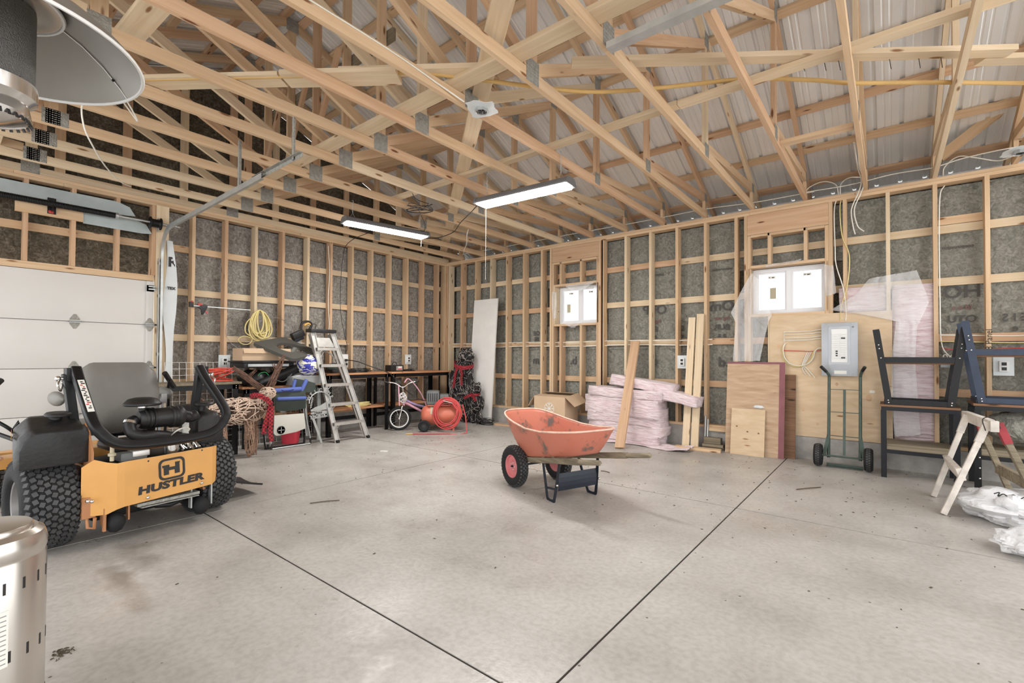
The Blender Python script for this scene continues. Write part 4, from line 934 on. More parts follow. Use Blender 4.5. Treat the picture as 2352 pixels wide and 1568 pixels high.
    MB().shell(lambda u, v: (-.42+.40*u+.04*v, .96-.38*v, .07+.12*v-.02*math.sin(PI*u)), 8, 6, .015).build('discharge_chute', 'black_plastic', t, 60)
    return t
make_mower()
# ------------------------------------------------------------------ workbenches (steel legs, wooden tops)
def workbench(label, x0, x1, y0, y1, zt, shelf=None, apron='black_metal', top='benchtop', shelf_d=.1, group='workbenches', legw=.07):
    t = thing('workbench', label, 'workbench', ((x0+x1)/2, (y0+y1)/2, 0), 0, group); hx, hy = abs(x1-x0)/2, abs(y1-y0)/2
    MB().bx(-hx, hx, -hy, hy, zt-.028, zt).build('top', top, t, bevel=.003)
    MB().bx(-hx+.02, -hx+.024, -hy+.03, hy-.03, zt-.088, zt-.029).build('apron', apron, t)
    MB().bx(hx-.024, hx-.02, -hy+.03, hy-.03, zt-.088, zt-.029).build('apron', apron, t)
    for sy in (-1, 1): MB().bx(-hx+.03, hx-.03, sy*(hy-.03)-.002, sy*(hy-.03)+.002, zt-.088, zt-.029).build('end_rail', apron, t)
    for sx in (-1, 1):
        for sy in (-1, 1):
            ax, ay = sx*(hx-.02), sy*(hy-.03)
            l = MB().bx(ax, ax-sx*.004, ay, ay-sy*legw, .0, zt-.03).bx(ax, ax-sx*legw*.7, ay, ay-sy*.004, .0, zt-.03).build('leg', apron, t)
            for k in range(2): MB().ball((ax+sx*.002, ay-sy*.03, zt-.05-.025*k), .008, 8, 6).build('bolt', 'chrome', l, 60)
    if shelf:
        MB().bx(-hx+.05, hx-shelf_d, -hy+.05, hy-.05, shelf-.03, shelf).build('shelf', top, t, bevel=.003)
        for sy in (-1, 1): MB().bx(-hx+.05, hx-.03, sy*(hy-.04)-.003, sy*(hy-.04)+.003, shelf-.08, shelf-.03).build('shelf_rail', apron, t)
        MB().bx(-hx+.05, -hx+.054, -hy+.05, hy-.05, .18, .24).build('stretcher', apron, t)
    return t
workbench('black steel workbench with wooden top and shelf, standing behind the stepladder', .06, .64, -3.10, -1.905, .985, .415)
workbench('black steel workbench with wooden top nearest the back corner, holding the battery charger', .06, .64, -1.89, -.46, .985, .415)
workbench('low wooden-topped bench piled with black bags behind the folded chair', .06, .62, -4.30, -3.13, .832, .40)
workbench('narrow black-legged bench behind the mower, holding the orange cord', .36, .91, -5.75, -4.42, .925, None, top='weathered')
# grey steel upright offcut
tag(MB().bx(.62, .66, -3.255, -3.20, .0, .815).bx(.62, .66, -3.255, -3.13, .78, .815).build('steel_upright', 'galv', None), 'grey steel angle upright standing between the bench and the metal sign', 'steel angle')
# wire grid panels
def grid_panel(label, y0, y1, x, z1):
    t = thing('wire_grid', label, 'wire grid', (x, (y0+y1)/2, 0), 0, 'white wire display grids'); hy = abs(y1-y0)/2
    ny = int(2*hy/.078); nz = int(z1/.078)
    for i in range(ny+1): MB().tube([(-.16*0, -hy+i*2*hy/ny, 0), (-.10, -hy+i*2*hy/ny, z1)], .0028, 5).build('upright_wire', 'white_paint', t)
    for j in range(nz+1):
        z = z1*j/nz; MB().tube([(-.10*j/nz+.004, -hy, z), (-.10*j/nz+.004, hy, z)], .0028, 5).build('cross_wire', 'white_paint', t)
grid_panel('white wire grid panel leaning on the wall behind the mower', -5.06, -4.12, .30, 1.165)
grid_panel('white wire grid panel leaning behind the reindeer legs', -4.10, -3.16, .34, .72)

# ------------------------------------------------------------------ things on and around the benches
t = thing('foam_board', 'grey foam board with an oval hole, tilted on top of the pile', 'board')
L_, B_, R_, F_ = [Vector(p) for p in ((.45, -4.108, 1.443), (.11, -3.50, 1.546), (.60, -3.177, 1.320), (.97, -3.81, 1.185))]
xa = (R_-B_).normalized(); ya0 = (B_-L_); wx = (F_-L_).length; ya = (ya0-xa*ya0.dot(xa)).normalized(); wy = ya0.dot(ya); ctr = (L_+R_)/2
n = 48; outer = []; inner = []
for i in range(n):
    a = 2*PI*(i+.5)/n; c, s = math.cos(a), math.sin(a); k = 1/max(abs(c), abs(s)); outer.append((c*k*wx/2, s*k*wy/2)); inner.append((c*.185+.02, s*.205+.03))
MB().ring(outer, inner, .042, MXY(ctr-xa.cross(ya)*.042, xa, ya)).build('board', 'foam_grey', t)
t = thing('cardboard_box', 'open brown cardboard box under the grey foam board', 'box', (.42, -3.96, 1.19), 0)
for (a, b_, c, d, nm) in ((-.16, -.154, -.33, .33, 'side'), (.154, .16, -.33, .33, 'side'), (-.154, .154, -.33, -.324, 'side'), (-.154, .154, .324, .33, 'side')): MB().bx(a, b_, c, d, 0, .17).build(nm, 'cardboard', t)
MB().bx(-.154, .154, -.324, .324, 0, .005).build('bottom', 'cardboard', t)
MB().beam((.157, 0, .168), (.19, 0, .10), .64, .004, up=(1, 0, 0)).build('flap', 'cardboard', t)
tag(MB().bx(.36, .46, -3.77, -3.62, 1.205, 1.34).build('paper_stack', 'paper_white', None, bevel=.004), 'white paper packet inside the open box on the bench', 'paper')
t = thing('storage_tote', 'flat black plastic tote lid with a silver strip under the cardboard box', 'tote', (.40, -3.95, 1.09), 0)
MB().bx(-.24, .24, -.34, .34, .0, .07).build('tray', 'black_plastic', t, bevel=.012); MB().bx(-.26, .26, -.36, .36, .07, .095).build('lid', 'black_plastic', t, bevel=.008); MB().bx(.262, .268, -.30, .25, .02, .055).build('trim_strip', 'galv', t)
def lump(name, label, cat, c, size, mat, seed, nz=14, nu=22, amp=.22, group=None):
    def fn(u, v):
        a = 2*PI*u; th = PI*v; d = Vector((math.sin(th)*math.cos(a), math.sin(th)*math.sin(a), math.cos(th)))
        k = 1+amp*noise.noise(d*2.1+Vector((seed, seed*.3, 1)))+amp*.5*noise.noise(d*5+Vector((seed, 4, 2)))
        p = Vector((d.x*size[0], d.y*size[1], d.z*size[2]))*k; p.z = max(p.z, -size[2]*.82); return p+Vector(c)
    return tag(MB().patch(fn, nu, nz, closed_u=True).build(name, mat, None, 70), label, cat, group)
lump('rubbish_bag', 'glossy black bag stuffed under the tote, left of the reindeer antler', 'bag', (.42, -4.06, .935), (.24, .20, .125), 'black_bag', 3, group='black bags on the low bench')
lump('rubbish_bag', 'black bag squashed between the tote and the striped ball', 'bag', (.40, -3.66, .93), (.24, .22, .12), 'black_bag', 8, group='black bags on the low bench')
t = thing('instrument_case', 'long black padded case lying slanted over the bags by the ball', 'case')
MB().tube(smoothpts([(.74, -4.14, .885), (.72, -3.92, .955), (.66, -3.66, 1.05), (.56, -3.38, 1.10)]), [.035, .045, .05, .055, .06, .06, .06, .06, .06, .06, .06, .06, .065, .065, .065, .065, .06, .05, .04], 12).build('body', 'black_bag', t, 60)
MB().tube(smoothpts([(.79, -4.0, .95), (.82, -3.85, .90), (.76, -3.7, 1.0)]), .008, 6).build('strap', 'black_plastic', t, 60)
t = thing('storage_bin', 'clear plastic bin under the striped ball', 'bin', (.62, -3.49, .834), 0)
plain('clear_plastic', srgb(206, 208, 206), .25, alpha=.55)
for (a, b_) in (((-.17, -.20), (.17, -.20)), ((.17, -.20), (.17, .20)), ((.17, .20), (-.17, .20)), ((-.17, .20), (-.17, -.20))):
    a3, b3 = Vector((*a, 0)), Vector((*b_, 0)); MB().shell(lambda u, v: a3.lerp(b3, u)*(1+.14*v)+Vector((0, 0, .002+.13*v)), 4, 4, .003).build('side', 'clear_plastic', t)
MB().bx(-.17, .17, -.20, .20, .001, .005).build('bottom', 'clear_plastic', t); MB().ring(rrect(.42, .49, .03), rrect(.385, .455, .02), .008, Matrix.Translation((0, 0, .13))).build('lip', 'clear_plastic', t)
lump('plastic_bag', 'pale plastic bag crumpled in the clear bin', 'bag', (.62, -3.52, .925), (.14, .16, .075), 'bag_film', 12)
# ball with a splash pattern
def mat_ball():
    m, nt, b = newmat('ball_pattern'); L = nt.links.new; v = coords(nt, (4, 4, 9), rand=False); b.inputs['Roughness'].default_value = .35
    n_ = N(nt, 'ShaderNodeTexNoise'); n_.inputs['Scale'].default_value = 2.4; n_.inputs['Detail'].default_value = 3; n_.inputs['Distortion'].default_value = 1.6; L(v, n_.inputs['Vector'])
    r = ramp(nt, [(.0, srgb(52, 58, 160)), (.50, srgb(52, 58, 160)), (.515, srgb(232, 228, 206)), (1, srgb(232, 228, 206))]); L(n_.outputs['Fac'], r.inputs['Fac'])
    tc = N(nt, 'ShaderNodeTexCoord'); sp = N(nt, 'ShaderNodeSeparateXYZ'); L(tc.outputs['Object'], sp.inputs[0])
    ad = N(nt, 'ShaderNodeMath', operation='MULTIPLY_ADD'); ad.inputs[1].default_value = .5; L(sp.outputs['Z'], ad.inputs[0]); L(sp.outputs['Y'], ad.inputs[2])
    r2 = ramp(nt, [(.11, (0, 0, 0, 1)), (.135, (1, 1, 1, 1))]); L(ad.outputs[0], r2.inputs['Fac'])
    mx = N(nt, 'ShaderNodeMix', data_type='RGBA'); L(r2.outputs['Color'], mx.inputs[0]); L(r.outputs['Color'], mx.inputs[6]); mx.inputs[7].default_value = srgb(226, 130, 112); L(mx.outputs[2], b.inputs['Base Color'])
mat_ball()
tag(MB().ball((0, 0, 0), .162, 32, 20).build('play_ball', 'ball_pattern', None, 80, loc=(.72, -3.43, 1.125)), 'blue and white splash-patterned ball resting on the clear bin', 'ball')
def tangle(name, label, cat, c, rad, r, mat, turns, seed, parent=None, group=None, flat=.35, per=9):
    g = random.Random(seed); pts = []
    for i in range(turns*per):
        a = 2*PI*i/per*(1+.06*math.sin(i*.13)); k = .55+.75*noise.noise((i*.19, seed*1.3, 7))+.10*g.random()
        pts.append((c[0]+rad[0]*k*math.cos(a)+rad[0]*.25*noise.noise((i*.11, seed, 0)), c[1]+rad[1]*k*math.sin(a)+rad[1]*.3*noise.noise((i*.09, seed, 5)), c[2]+max(r, rad[2]*(.5+.5*math.sin(i*.29+seed*2))+rad[2]*.3*noise.noise((i*.2, seed, 9)))))
    o = MB().tube(smoothpts(pts, 2), r, 5).build(name, mat, parent, 70)
    return tag(o, label, cat, group) if label else o
tangle('extension_cord', 'orange extension cord heaped on the bench behind the mower', 'cord', (.62, -4.62, .93), (.22, .25, .16), .0065, 'cord_orange', 13, 3)
tangle('extension_cord', 'dark green cord tangled on the low bench beside the antler', 'cord', (.60, -4.12, .838), (.10, .16, .07), .005, 'cable_black', 8, 5)
cable_thing('garden_tie', 'bright green wire loop sticking out between the antlers', 'wire', [(.62, -4.15, .85), (.64, -4.10, 1.0), (.66, -4.02, 1.03), (.66, -3.96, .97), (.68, -3.85, .93), (.66, -3.86, .90), (.62, -3.95, .93), (.6, -4.05, .85)], .005, 'cord_green')
# under the low bench
for i, (y, z, w, h, lb) in enumerate(((-3.93, .46, .09, .16, 'upright wood block behind the folded chair'), (-3.84, .45, .07, .14, 'narrow wood block on the shelf behind the folded chair'), (-3.72, .42, .16, .035, 'flat wood offcut on the shelf behind the folded chair'))):
    tag(board('wood_block', (.42, y, .401+h/2), (.50, y, .401+h/2), w, h, 'lumber'), lb, 'wood block', 'offcuts on the low shelf')
tag(MB().lathe([(0, 0), (.055, 0), (.055, .13), (.05, .135), (.05, .125), (0, .125)], 20).build('paint_can', 'galv', None, 40, loc=(.46, -3.68, .437)), 'grey metal can on the shelf behind the folded chair', 'can')
t = thing('bucket', 'pink plastic bucket on the floor under the folded chair', 'bucket', (.62, -3.64, 0))
MB().lathe([(0, .004), (.10, .004), (.105, 0), (.11, .01), (.138, .20), (.146, .205), (.146, .215), (.134, .215), (.13, .20), (.102, .02), (0, .02)], 28).build('pail', 'red_plastic', t, 40)
MB().tube([(0, .146*math.cos(a), .21-.146*math.sin(a)*.5) for a in [PI*i/12 for i in range(13)]], .003, 5).build('bail_handle', 'galv', t, 60)

# folding camp chair with side table
t = thing('camp_chair', 'folded camping chair with blue padding and a grey side table', 'chair', (.93, -3.80, 0))
def yz(y, z, x=0.): return (x, y+3.80, z)
for x, pts in ((0, [(-4.064, .80), (-4.062, .5), (-4.058, .165), (-4.05, .03), (-4.02, .012), (-3.95, .012), (-3.587, .012), (-3.52, .015), (-3.505, .04), (-3.518, .156), (-3.573, .409), (-3.60, .75)]),
               (-.10, [(-4.135, .433), (-4.10, .15), (-4.083, .03), (-4.05, .012), (-3.59, .012), (-3.545, .02), (-3.538, .05), (-3.567, .211), (-3.62, .5)])):
    MB().tube(smoothpts([yz(y, z, x) for y, z in pts], 3), .0105, 10).build('frame_tube', 'galv' if x == 0 else 'black_metal', t, 60)
    for k in (3, -4): 
        y, z = pts[k]; MB().tube([yz(y-.0, z-.02, x), yz(y, z+.05, x)], .014, 8).build('corner_cap', 'black_plastic', t, 60)
for y0, y1 in ((-3.625, -3.55), (-3.60, -3.53), (-3.58, -3.515)): MB().tube([yz(y0, .76, -.03), yz(y1, .12, -.03)], .009, 8).build('frame_tube', 'galv', t, 60)
MB().shell(lambda u, v: yz(-4.05+.42*u+.03*v, .82-.29*v-.02*math.sin(PI*u), .02+.03*math.sin(PI*v)), 8, 8, .02).build('seat_fabric', 'chair_green', t, 60)
MB().shell(lambda u, v: yz(-3.75+.30*u+.02*v, .945-.05*u-.20*v*(1-.3*u)-.03*u*u, -.02+.02*math.sin(3*u)), 8, 6, .025).build('back_fabric', 'chair_green', t, 60)
for (a, b_, r_) in ((yz(-4.055, .795, .05), yz(-3.67, .80, .05), .030), (yz(-4.02, .685, .085), yz(-3.62, .672, .085), .024), (yz(-3.665, .765, .03), yz(-3.585, .925, .03), .028), (yz(-3.765, .80, -.0), yz(-3.735, .93, 0), .022)):
    a, b_ = Vector(a), Vector(b_); d = (b_-a); MB().tube([a, a+d*.03, a+d*.5, b_-d*.03, b_], [r_*.6, r_, r_, r_, r_*.6], 12).build('padding', 'chair_blue', t, 60)
MB().tube(smoothpts([yz(-3.96, .80, .082), yz(-3.93, .785, .086), yz(-3.85, .785, .086), yz(-3.80, .80, .082)]), .008, 6, flat=.5).build('carry_strap', 'black_plastic', t, 60)
tb = MB().prism([(y+3.80, z) for y, z in ((-4.035, .462), (-4.041, .224), (-4.02, .196), (-3.99, .186), (-3.736, .207), (-3.603, .24), (-3.60, .28), (-3.624, .455))], .014, MXY((.03, 0, 0), (0, 1, 0), (0, 0, 1))).build('side_table', 'tabletop_grey', t, bevel=.004)
MB().lathe([(.052, 0), (.056, .004), (.052, .01), (.046, .012), (.046, -.0), (0, -.0)], 22, MXY((.044, -.145, .258), (0, 1, 0), (0, 0, 1))).build('cup_holder', 'black_plastic', tb, 40)
MB().box((.05, -.145, .258), (.01, .08, .008)).box((.05, -.145, .258), (.01, .008, .08)).build('cup_holder_spokes', 'galv', tb)

# welcome yard sign
t = thing('yard_sign', 'cut steel welcome sign on a pointed stake, leaning beside the ladder', 'sign', (1.0, -3.40, 0), 0)
ms = 'galv'
def sp(y, z): return (0, y+3.40, z)
arc = [sp(-3.40+.165*math.cos(a), .60+.145*math.sin(a)) for a in [R(-5+19*i) for i in range(11)]]
MB().tube(arc, .008, 6, flat=.4).build('arch', ms, t, 60)
for i, ch in enumerate('WELCOME'):
    a = R(158-22.5*i); lettering('letter', ch, .062, ms, t, sp(-3.40+.188*math.cos(a), .60+.168*math.sin(a)), (0, math.sin(a), -math.cos(a)), (0, math.cos(a), math.sin(a)), bold=.002)
MB().prism([(-.14, .50), (-.08, .53), (.0, .55), (.10, .60), (.165, .62), (.17, .52), (.15, .47), (.08, .485), (-.02, .475), (-.14, .46)], .003, MXY((-.001, 0, 0), (0, 1, 0), (0, 0, 1))).build('scene_cutout', ms, t)
for i in range(7): MB().prism([(-.155+.004*i, .52+.022*i), (-.12+.004*i, .53+.022*i), (-.15+.004*i, .545+.022*i)], .003, MXY((0, 0, 0), (0, 1, 0), (0, 0, 1))).build('pine_branch', ms, t)
MB().bx(-.001, .002, -.14, .12, .432, .472).build('name_plate', ms, t)
lettering('lettering', 'Happy', .045, 'decal_black', t, (.0028, -.03, .452), (0, 1, .04), (0, 0, 1), bold=.001)
lettering('lettering', 'VACATIONS', .062, ms, t, (0, .02, .405), (0, 1, .06), (0, -.06, 1), bold=.004)
MB().prism([(-.15, .374), (.18, .394), (.18, .384), (-.15, .364)], .003, MXY((0, 0, 0), (0, 1, 0), (0, 0, 1))).build('base_strip', ms, t)
MB().prism([(-.125, .37), (-.085, .37), (.035, .03), (.035, .0), (.01, .015)], .004, MXY((0, 0, 0), (0, 1, 0), (0, 0, 1))).build('stake', ms, t)

# aluminium stepladder
t = thing('stepladder', 'aluminium stepladder leaning in front of the benches', 'ladder', (0, 0, 0))
FT = [(.80, -3.42, 1.60), (.80, -3.11, 1.60)]; FB = [(1.11, -3.19, 0), (1.08, -2.66, 0)]; BT = [(.70, -3.40, 1.58), (.70, -3.12, 1.58)]; BB_ = [(.76, -3.00, .012), (.68, -2.48, .05)]
ch = [(-.036, -.016), (.036, -.016), (.036, .016), (.031, .016), (.031, -.010), (-.031, -.010), (-.031, .016), (-.036, .016)]
for k in (0, 1):
    MB().sweep(ch, [FT[k], FB[k]], up=(1, 0, 0)).build('front_rail', 'aluminium', t)
    MB().sweep([(x*.8, y) for x, y in ch], [BT[k], BB_[k]], up=(1, 0, 0)).build('rear_rail', 'aluminium', t)
    f = Vector(FB[k]); MB().bx(f.x-.035, f.x+.03, f.y-.022, f.y+.022, 0, .035).build('foot', 'rubber', t)
for z in (1.38, 1.135, .85, .565, .285):
    u = 1-z/1.60; a = Vector(FT[0]).lerp(FB[0], u); b_ = Vector(FT[1]).lerp(FB[1], u)
    st = MB().beam(a, b_, .085, .006, up=(0, 0, 1)).beam(a+Vector((.042, 0, -.018)), b_+Vector((.042, 0, -.018)), .005, .042).build('step', 'aluminium', t)
    if z < 1.1:
        for s, q in ((1, a), (-1, b_)):
            d = (b_-a).normalized()*s; MB().beam(q+Vector((.04, 0, -.10))+d*.012, q+Vector((.04, 0, -.015))+d*.10, .018, .005).build('knee_brace', 'aluminium', st)
cp = (Vector(FT[0])+Vector(FT[1]))/2+Vector((-.04, 0, .03))
MB().box(cp, (.17, .40, .05)).build('top_cap', 'black_plastic', t, bevel=.008)
a, b_ = Vector(FT[0]).lerp(FB[0], .02), Vector(FT[1]).lerp(FB[1], .02); c, d = Vector(FT[0]).lerp(FB[0], .13), Vector(FT[1]).lerp(FB[1], .13)
MB().shell(lambda u, v: (a+Vector((-.01, .03, -.04))).lerp(b_+Vector((-.01, -.05, -.04)), u).lerp((c+Vector((-.01, .02, 0))).lerp(d+Vector((-.01, -.03, 0)), u), v), 4, 3, .003).build('label_sheet', 'aluminium', t)
def arcl(q):
    u = .17+.085*(1-math.sin(PI*q)); p = Vector(FT[0]).lerp(FB[0], u).lerp(Vector(FT[1]).lerp(FB[1], u), .12+.76*q); return p+Vector((-.06, 0, 0))
MB().tube([arcl(i/10) for i in range(11)], .010, 6).build('pail_shelf_arm', 'aluminium', t, 60)

# ------------------------------------------------------------------ wall things above the benches
t = thing('bar_clamp', 'red and black bar clamp clipped to a stud, its bar pointing right', 'clamp', (.03, -4.70, 1.93))
MB().beam((0, -.03, 0), (0, .73, 0), .004, .012).build('bar', 'galv', t)
MB().prism([(-.03, -.01), (.03, -.005), (.10, .03), (.14, .02), (.13, -.03), (.085, -.115), (.065, -.115), (.06, -.05), (.02, -.02)], .02, MXY((-.01, .03, 0), (0, 1, 0), (0, 0, 1))).build('grip', 'black_plastic', t, bevel=.003)
MB().prism([(.11, -.04), (.145, -.095), (.135, -.10), (.10, -.05)], .012, MXY((-.006, .03, 0), (0, 1, 0), (0, 0, 1))).build('trigger', 'red_plastic', t)
MB().bx(-.012, .012, -.055, .0, -.02, .05).build('fixed_jaw', 'black_plastic', t, bevel=.004)
MB().bx(-.014, .014, -.03, -.008, .045, .065).bx(-.014, .014, .05, .10, .012, .035).build('jaw_pad', 'decal_red', t, bevel=.003)
def hank(c, h, w, loops, seed, r, mat, name, label, cat):
    g = random.Random(seed); pts = []
    for i in range(loops):
        ww = w*(.35+.65*g.random()); hh = h*(.80+.35*g.random()); oy = (g.random()-.5)*w*.5; ox = .02+.05*g.random()
        for k in range(10):
            a = 2*PI*k/10+PI/2; pts.append((c[0]+ox+.01*math.sin(a*2), c[1]+oy*(1-math.sin(a))*.5+ww*.5*math.cos(a)*(1.15-.35*math.sin(a)), c[2]-hh/2+hh/2*math.sin(a)))
    return tag(MB().tube(smoothpts(pts, 2), r, 6).build(name, mat, None, 70), label, cat)
hank((.03, -3.86, 1.935), .42, .26, 12, 4, .0095, 'cable_yellow', 'extension_cord', 'yellow extension cord hung in loops on the wall above the bench', 'cord')
cable_thing('extension_cord', 'loose end of yellow cord curling out left of the hanging loops', 'cord', [(.06, -3.86, 1.90), (.07, -4.03, 1.75), (.07, -4.05, 1.60), (.06, -3.95, 1.52), (.05, -3.99, 1.43), (.05, -4.09, 1.43), (.06, -4.14, 1.49), (.06, -4.06, 1.54), (.06, -3.92, 1.49), (.06, -3.80, 1.38)], .0085, 'cable_yellow')
t = thing('hedge_trimmer', 'black and yellow power trimmer hung head-down on a stud above the foam board', 'power tool', (.10, -3.22, 1.64))
MB().box((0, -.07, -.05), (.10, .20, .11), rotm('X', 25)).build('body', 'black_plastic', t, bevel=.02)
MB().tube(smoothpts([(0, -.02, .05), (0, .0, .14), (0, .08, .17), (0, .15, .145), (0, .15, .09), (0, .10, .02)]), .018, 10).build('handle', 'black_plastic', t, 60)
MB().tube(smoothpts([(.012, .03, .10), (.012, .09, .14), (.012, .13, .12)]), .016, 8).build('grip_insert', 'decal_gold', t, 60)
MB().box((0, -.055, -.12), (.07, .16, .05), rotm('X', 25)).build('guard', 'barrow_blue', t, bevel=.012)
MB().beam((0, -.03, -.15), (0, -.17, -.33), .012, .045, up=(0, 1, 0)).build('blade', 'galv', t)
MB().tube(smoothpts([(0, .10, .12), (.02, .22, .13), (.0, .20, .0), (0, .21, -.25)]), .005, 6).build('power_cord', 'cable_black', t, 60)
for i, (y, z, r0) in enumerate(((-3.98, 1.62, .30), (-3.60, 1.6, .26), (-3.2, 1.55, .24))):
    pts = [(.0+.01*j % .03, y+(r0+.012*(j % 3))*math.cos(R(14*j)), z+(r0*.95)*math.sin(R(14*j))) for j in range(52)]
    cable_thing('steel_wire', ('thin grey wire coil hung behind the yellow cord', 'thin grey wire coil hung between the cord and the trimmer', 'thin grey wire coil hung behind the trimmer')[i], 'wire', pts, .002, 'rim_grey', 'wire coils on the wall', 4, 1)
def outlet(label, p, face, surf=False):
    t = thing('electrical_outlet', label, 'outlet', p, 0, 'electrical outlets')
    X, Y = ((0, 1, 0), (0, 0, 1)) if face == 'x' else ((1, 0, 0), (0, 0, 1))
    m_ = MXY((0, 0, 0), X, Y); 
    if face == 'y': m_ = m_ @ Matrix.Scale(1, 4)
    sgn = 1 if face == 'x' else 1
    def P3(a, b, c): return (c, a, b) if face == 'x' else (a, -c, b)
    def bx3(mb, a0, a1, b0, b1, c0, c1):
        p, q = P3(a0, b0, c0), P3(a1, b1, c1); return mb.bx(min(p[0], q[0]), max(p[0], q[0]), min(p[1], q[1]), max(p[1], q[1]), min(p[2], q[2]), max(p[2], q[2]))
    bx3(MB(), -.075, .075, -.095, .095, -.004, .002).build('vapour_flange', 'wrap_white', t)
    bx3(MB(), -.035, .035, -.055, .055, .002, .03).build('box', 'white_plastic', t, bevel=.004)
    for s in (-1, 1):
        o = bx3(MB(), -.018, .018, s*.025-.016, s*.025+.016, .03, .033).build('receptacle', 'cable_black', t)
    return t
outlet('white receptacle on the window wall beside the two leaning boards', (5.0, -.004, 1.20), 'y')
outlet('grey receptacle box on the window wall at the far right edge', (8.27, -.004, 1.19), 'y')
outlet('small receptacle on the garage-door wall behind the battery charger', (.004, -1.02, 1.20), 'x')
outlet('receptacle with flange on the garage-door wall behind the bench with the orange cord', (.004, -4.30, 1.17), 'x')
t = thing('power_bar', 'white surface outlet block with plugged cords on the wall behind the ladder', 'outlet', (.03, -2.50, 1.16))
MB().bx(-.02, .05, -.13, .12, -.10, .13).build('body', 'white_plastic', t, bevel=.008); MB().bx(.05, .06, -.11, -.04, -.08, .06).bx(.05, .06, .02, .10, -.08, .06).build('cover_plate', 'paper_white', t)
for (y, z) in ((.06, .03), (.06, -.04), (-.08, .03)): MB().bx(.06, .10, y-.02, y+.02, z-.018, z+.018).build('plug', 'cable_black', t, bevel=.005)
cable_thing('extension_cord', 'black cord drooping from the wall outlet block across to the compressor', 'cord', [(.14, -2.44, 1.19), (.3, -2.36, 1.17), (.5, -2.2, 1.08), (.66, -1.98, .98), (.74, -1.85, .84), (.85, -1.72, .66), (1.0, -1.6, .53), (1.15, -1.55, .50), (1.25, -1.50, .55), (1.22, -1.45, .60)], .008, 'cable_black')
tangle('charger_cable', 'heap of black cables on the bench behind the ladder', 'cable', (.35, -2.30, .987), (.13, .22, .06), .005, 'cable_black', 9, 21)
lump('sun_hat', 'dark green cap lying on the bench behind the ladder', 'hat', (.33, -2.77, 1.06), (.15, .16, .09), 'chair_green', 31, amp=.05)
t = thing('tool_case', 'flat black tool case on the bench behind the ladder', 'case', (.34, -2.72, .985)); MB().bx(-.15, .15, -.20, .24, .0, .055).build('body', 'black_plastic', t, bevel=.012); MB().bx(.15, .165, -.05, .05, .02, .035).build('handle', 'black_plastic', t, bevel=.004)
t = thing('battery_charger', 'black battery charger box with a carry handle on the bench by the corner', 'battery charger', (.35, -1.60, .985))
MB().bx(-.09, .09, -.15, .13, 0, .115).build('case', 'black_plastic', t, bevel=.01); MB().bx(.09, .096, -.04, .10, .02, .10).build('front_panel', 'galv', t); MB().bx(.096, .099, .0, .08, .055, .09).build('gauge', 'paper_white', t); MB().bx(.096, .099, .0, .08, .04, .052).build('warning_stripe', 'decal_red', t)
MB().tube(smoothpts([(0, -.06, .115), (0, -.04, .16), (0, .02, .165), (0, .05, .115)]), .006, 6).build('handle', 'black_plastic', t, 60)
tangle('charger_cable', 'black cables with clamps beside the battery charger', 'cable', (.38, -1.30, .987), (.10, .16, .035), .005, 'cable_black', 7, 17)
tangle('rope', 'pale yellow rope heap on the lower shelf behind the ladder', 'rope', (.42, -2.40, .417), (.10, .30, .05), .009, 'cable_yellow', 9, 13)
# ------------------------------------------------------------------ wicker animals, bicycle, compressor
def twigs(mb, c, rad, n, r, seed, rot=None, steps=6, step=.35, mi=0, sides=4):
    g = random.Random(seed); c = Vector(c)
    for _ in range(n):
        d = Vector((g.gauss(0, 1), g.gauss(0, 1), g.gauss(0, 1))).normalized(); w = Vector((g.gauss(0, 1), g.gauss(0, 1), g.gauss(0, 1))).normalized(); pts = []
        for k in range(steps):
            p = Vector((d.x*rad[0], d.y*rad[1], d.z*rad[2]))*(1+.10*(g.random()-.5))
            if rot is not None: p = rot @ p
            pts.append(c+p); w = (w+Vector((g.gauss(0, .3), g.gauss(0, .3), g.gauss(0, .3)))); w = (w-d*w.dot(d)).normalized(); d = (d+w*step).normalized()
        mb.tube(pts, r, sides, mi=mi)
    return mb
def limb(mb, a, b, ra, rb, n, r, seed, mi=0):
    g = random.Random(seed); a, b = Vector(a), Vector(b); d, s, u = frame(b-a)
    for _ in range(n):
        an = g.random()*6.28; tw = g.uniform(-1.6, 1.6); pts = []; t0 = g.uniform(-.1, .3); t1 = g.uniform(.6, 1.08)
        for k in range(6):
            t = t0+(t1-t0)*k/5; rr = (ra+(rb-ra)*t)*(1+.25*(g.random()-.5)); q = an+tw*k/5; pts.append(a.lerp(b, t)+(s*math.cos(q)+u*math.sin(q))*rr)
        mb.tube(pts, r, 4, mi=mi)
    return mb
def ribbon(mb, pts, w, t=.004, up=(0, 0, 1)):
    return mb.sweep([(-t, -w/2), (t, -w/2), (t, w/2), (-t, w/2)], smoothpts(pts, 5), up=up)
def mat_plaid():
    m, nt, b = newmat('plaid'); L = nt.links.new; b.inputs['Roughness'].default_value = .85
    tc = N(nt, 'ShaderNodeTexCoord'); ck = N(nt, 'ShaderNodeTexChecker'); ck.inputs['Scale'].default_value = 42; ck.inputs['Color1'].default_value = srgb(176, 44, 54); ck.inputs['Color2'].default_value = srgb(92, 24, 32); L(tc.outputs['Object'], ck.inputs['Vector']); L(ck.outputs['Color'], b.inputs['Base Color'])
mat_plaid()
t = thing('reindeer_figure', 'brown twig reindeer figure with a red plaid scarf beside the mower', 'decoration', (1.12, -4.51, 0))
twigs(MB(), (0, -.03, .575), (.13, .34, .165), 120, .0060, 1).build('body', 'twig_tan', t, 70)
twigs(MB(), (0, -.03, .575), (.12, .33, .155), 70, .004, 2).build('inner_body', 'twig_brown', t, 70)
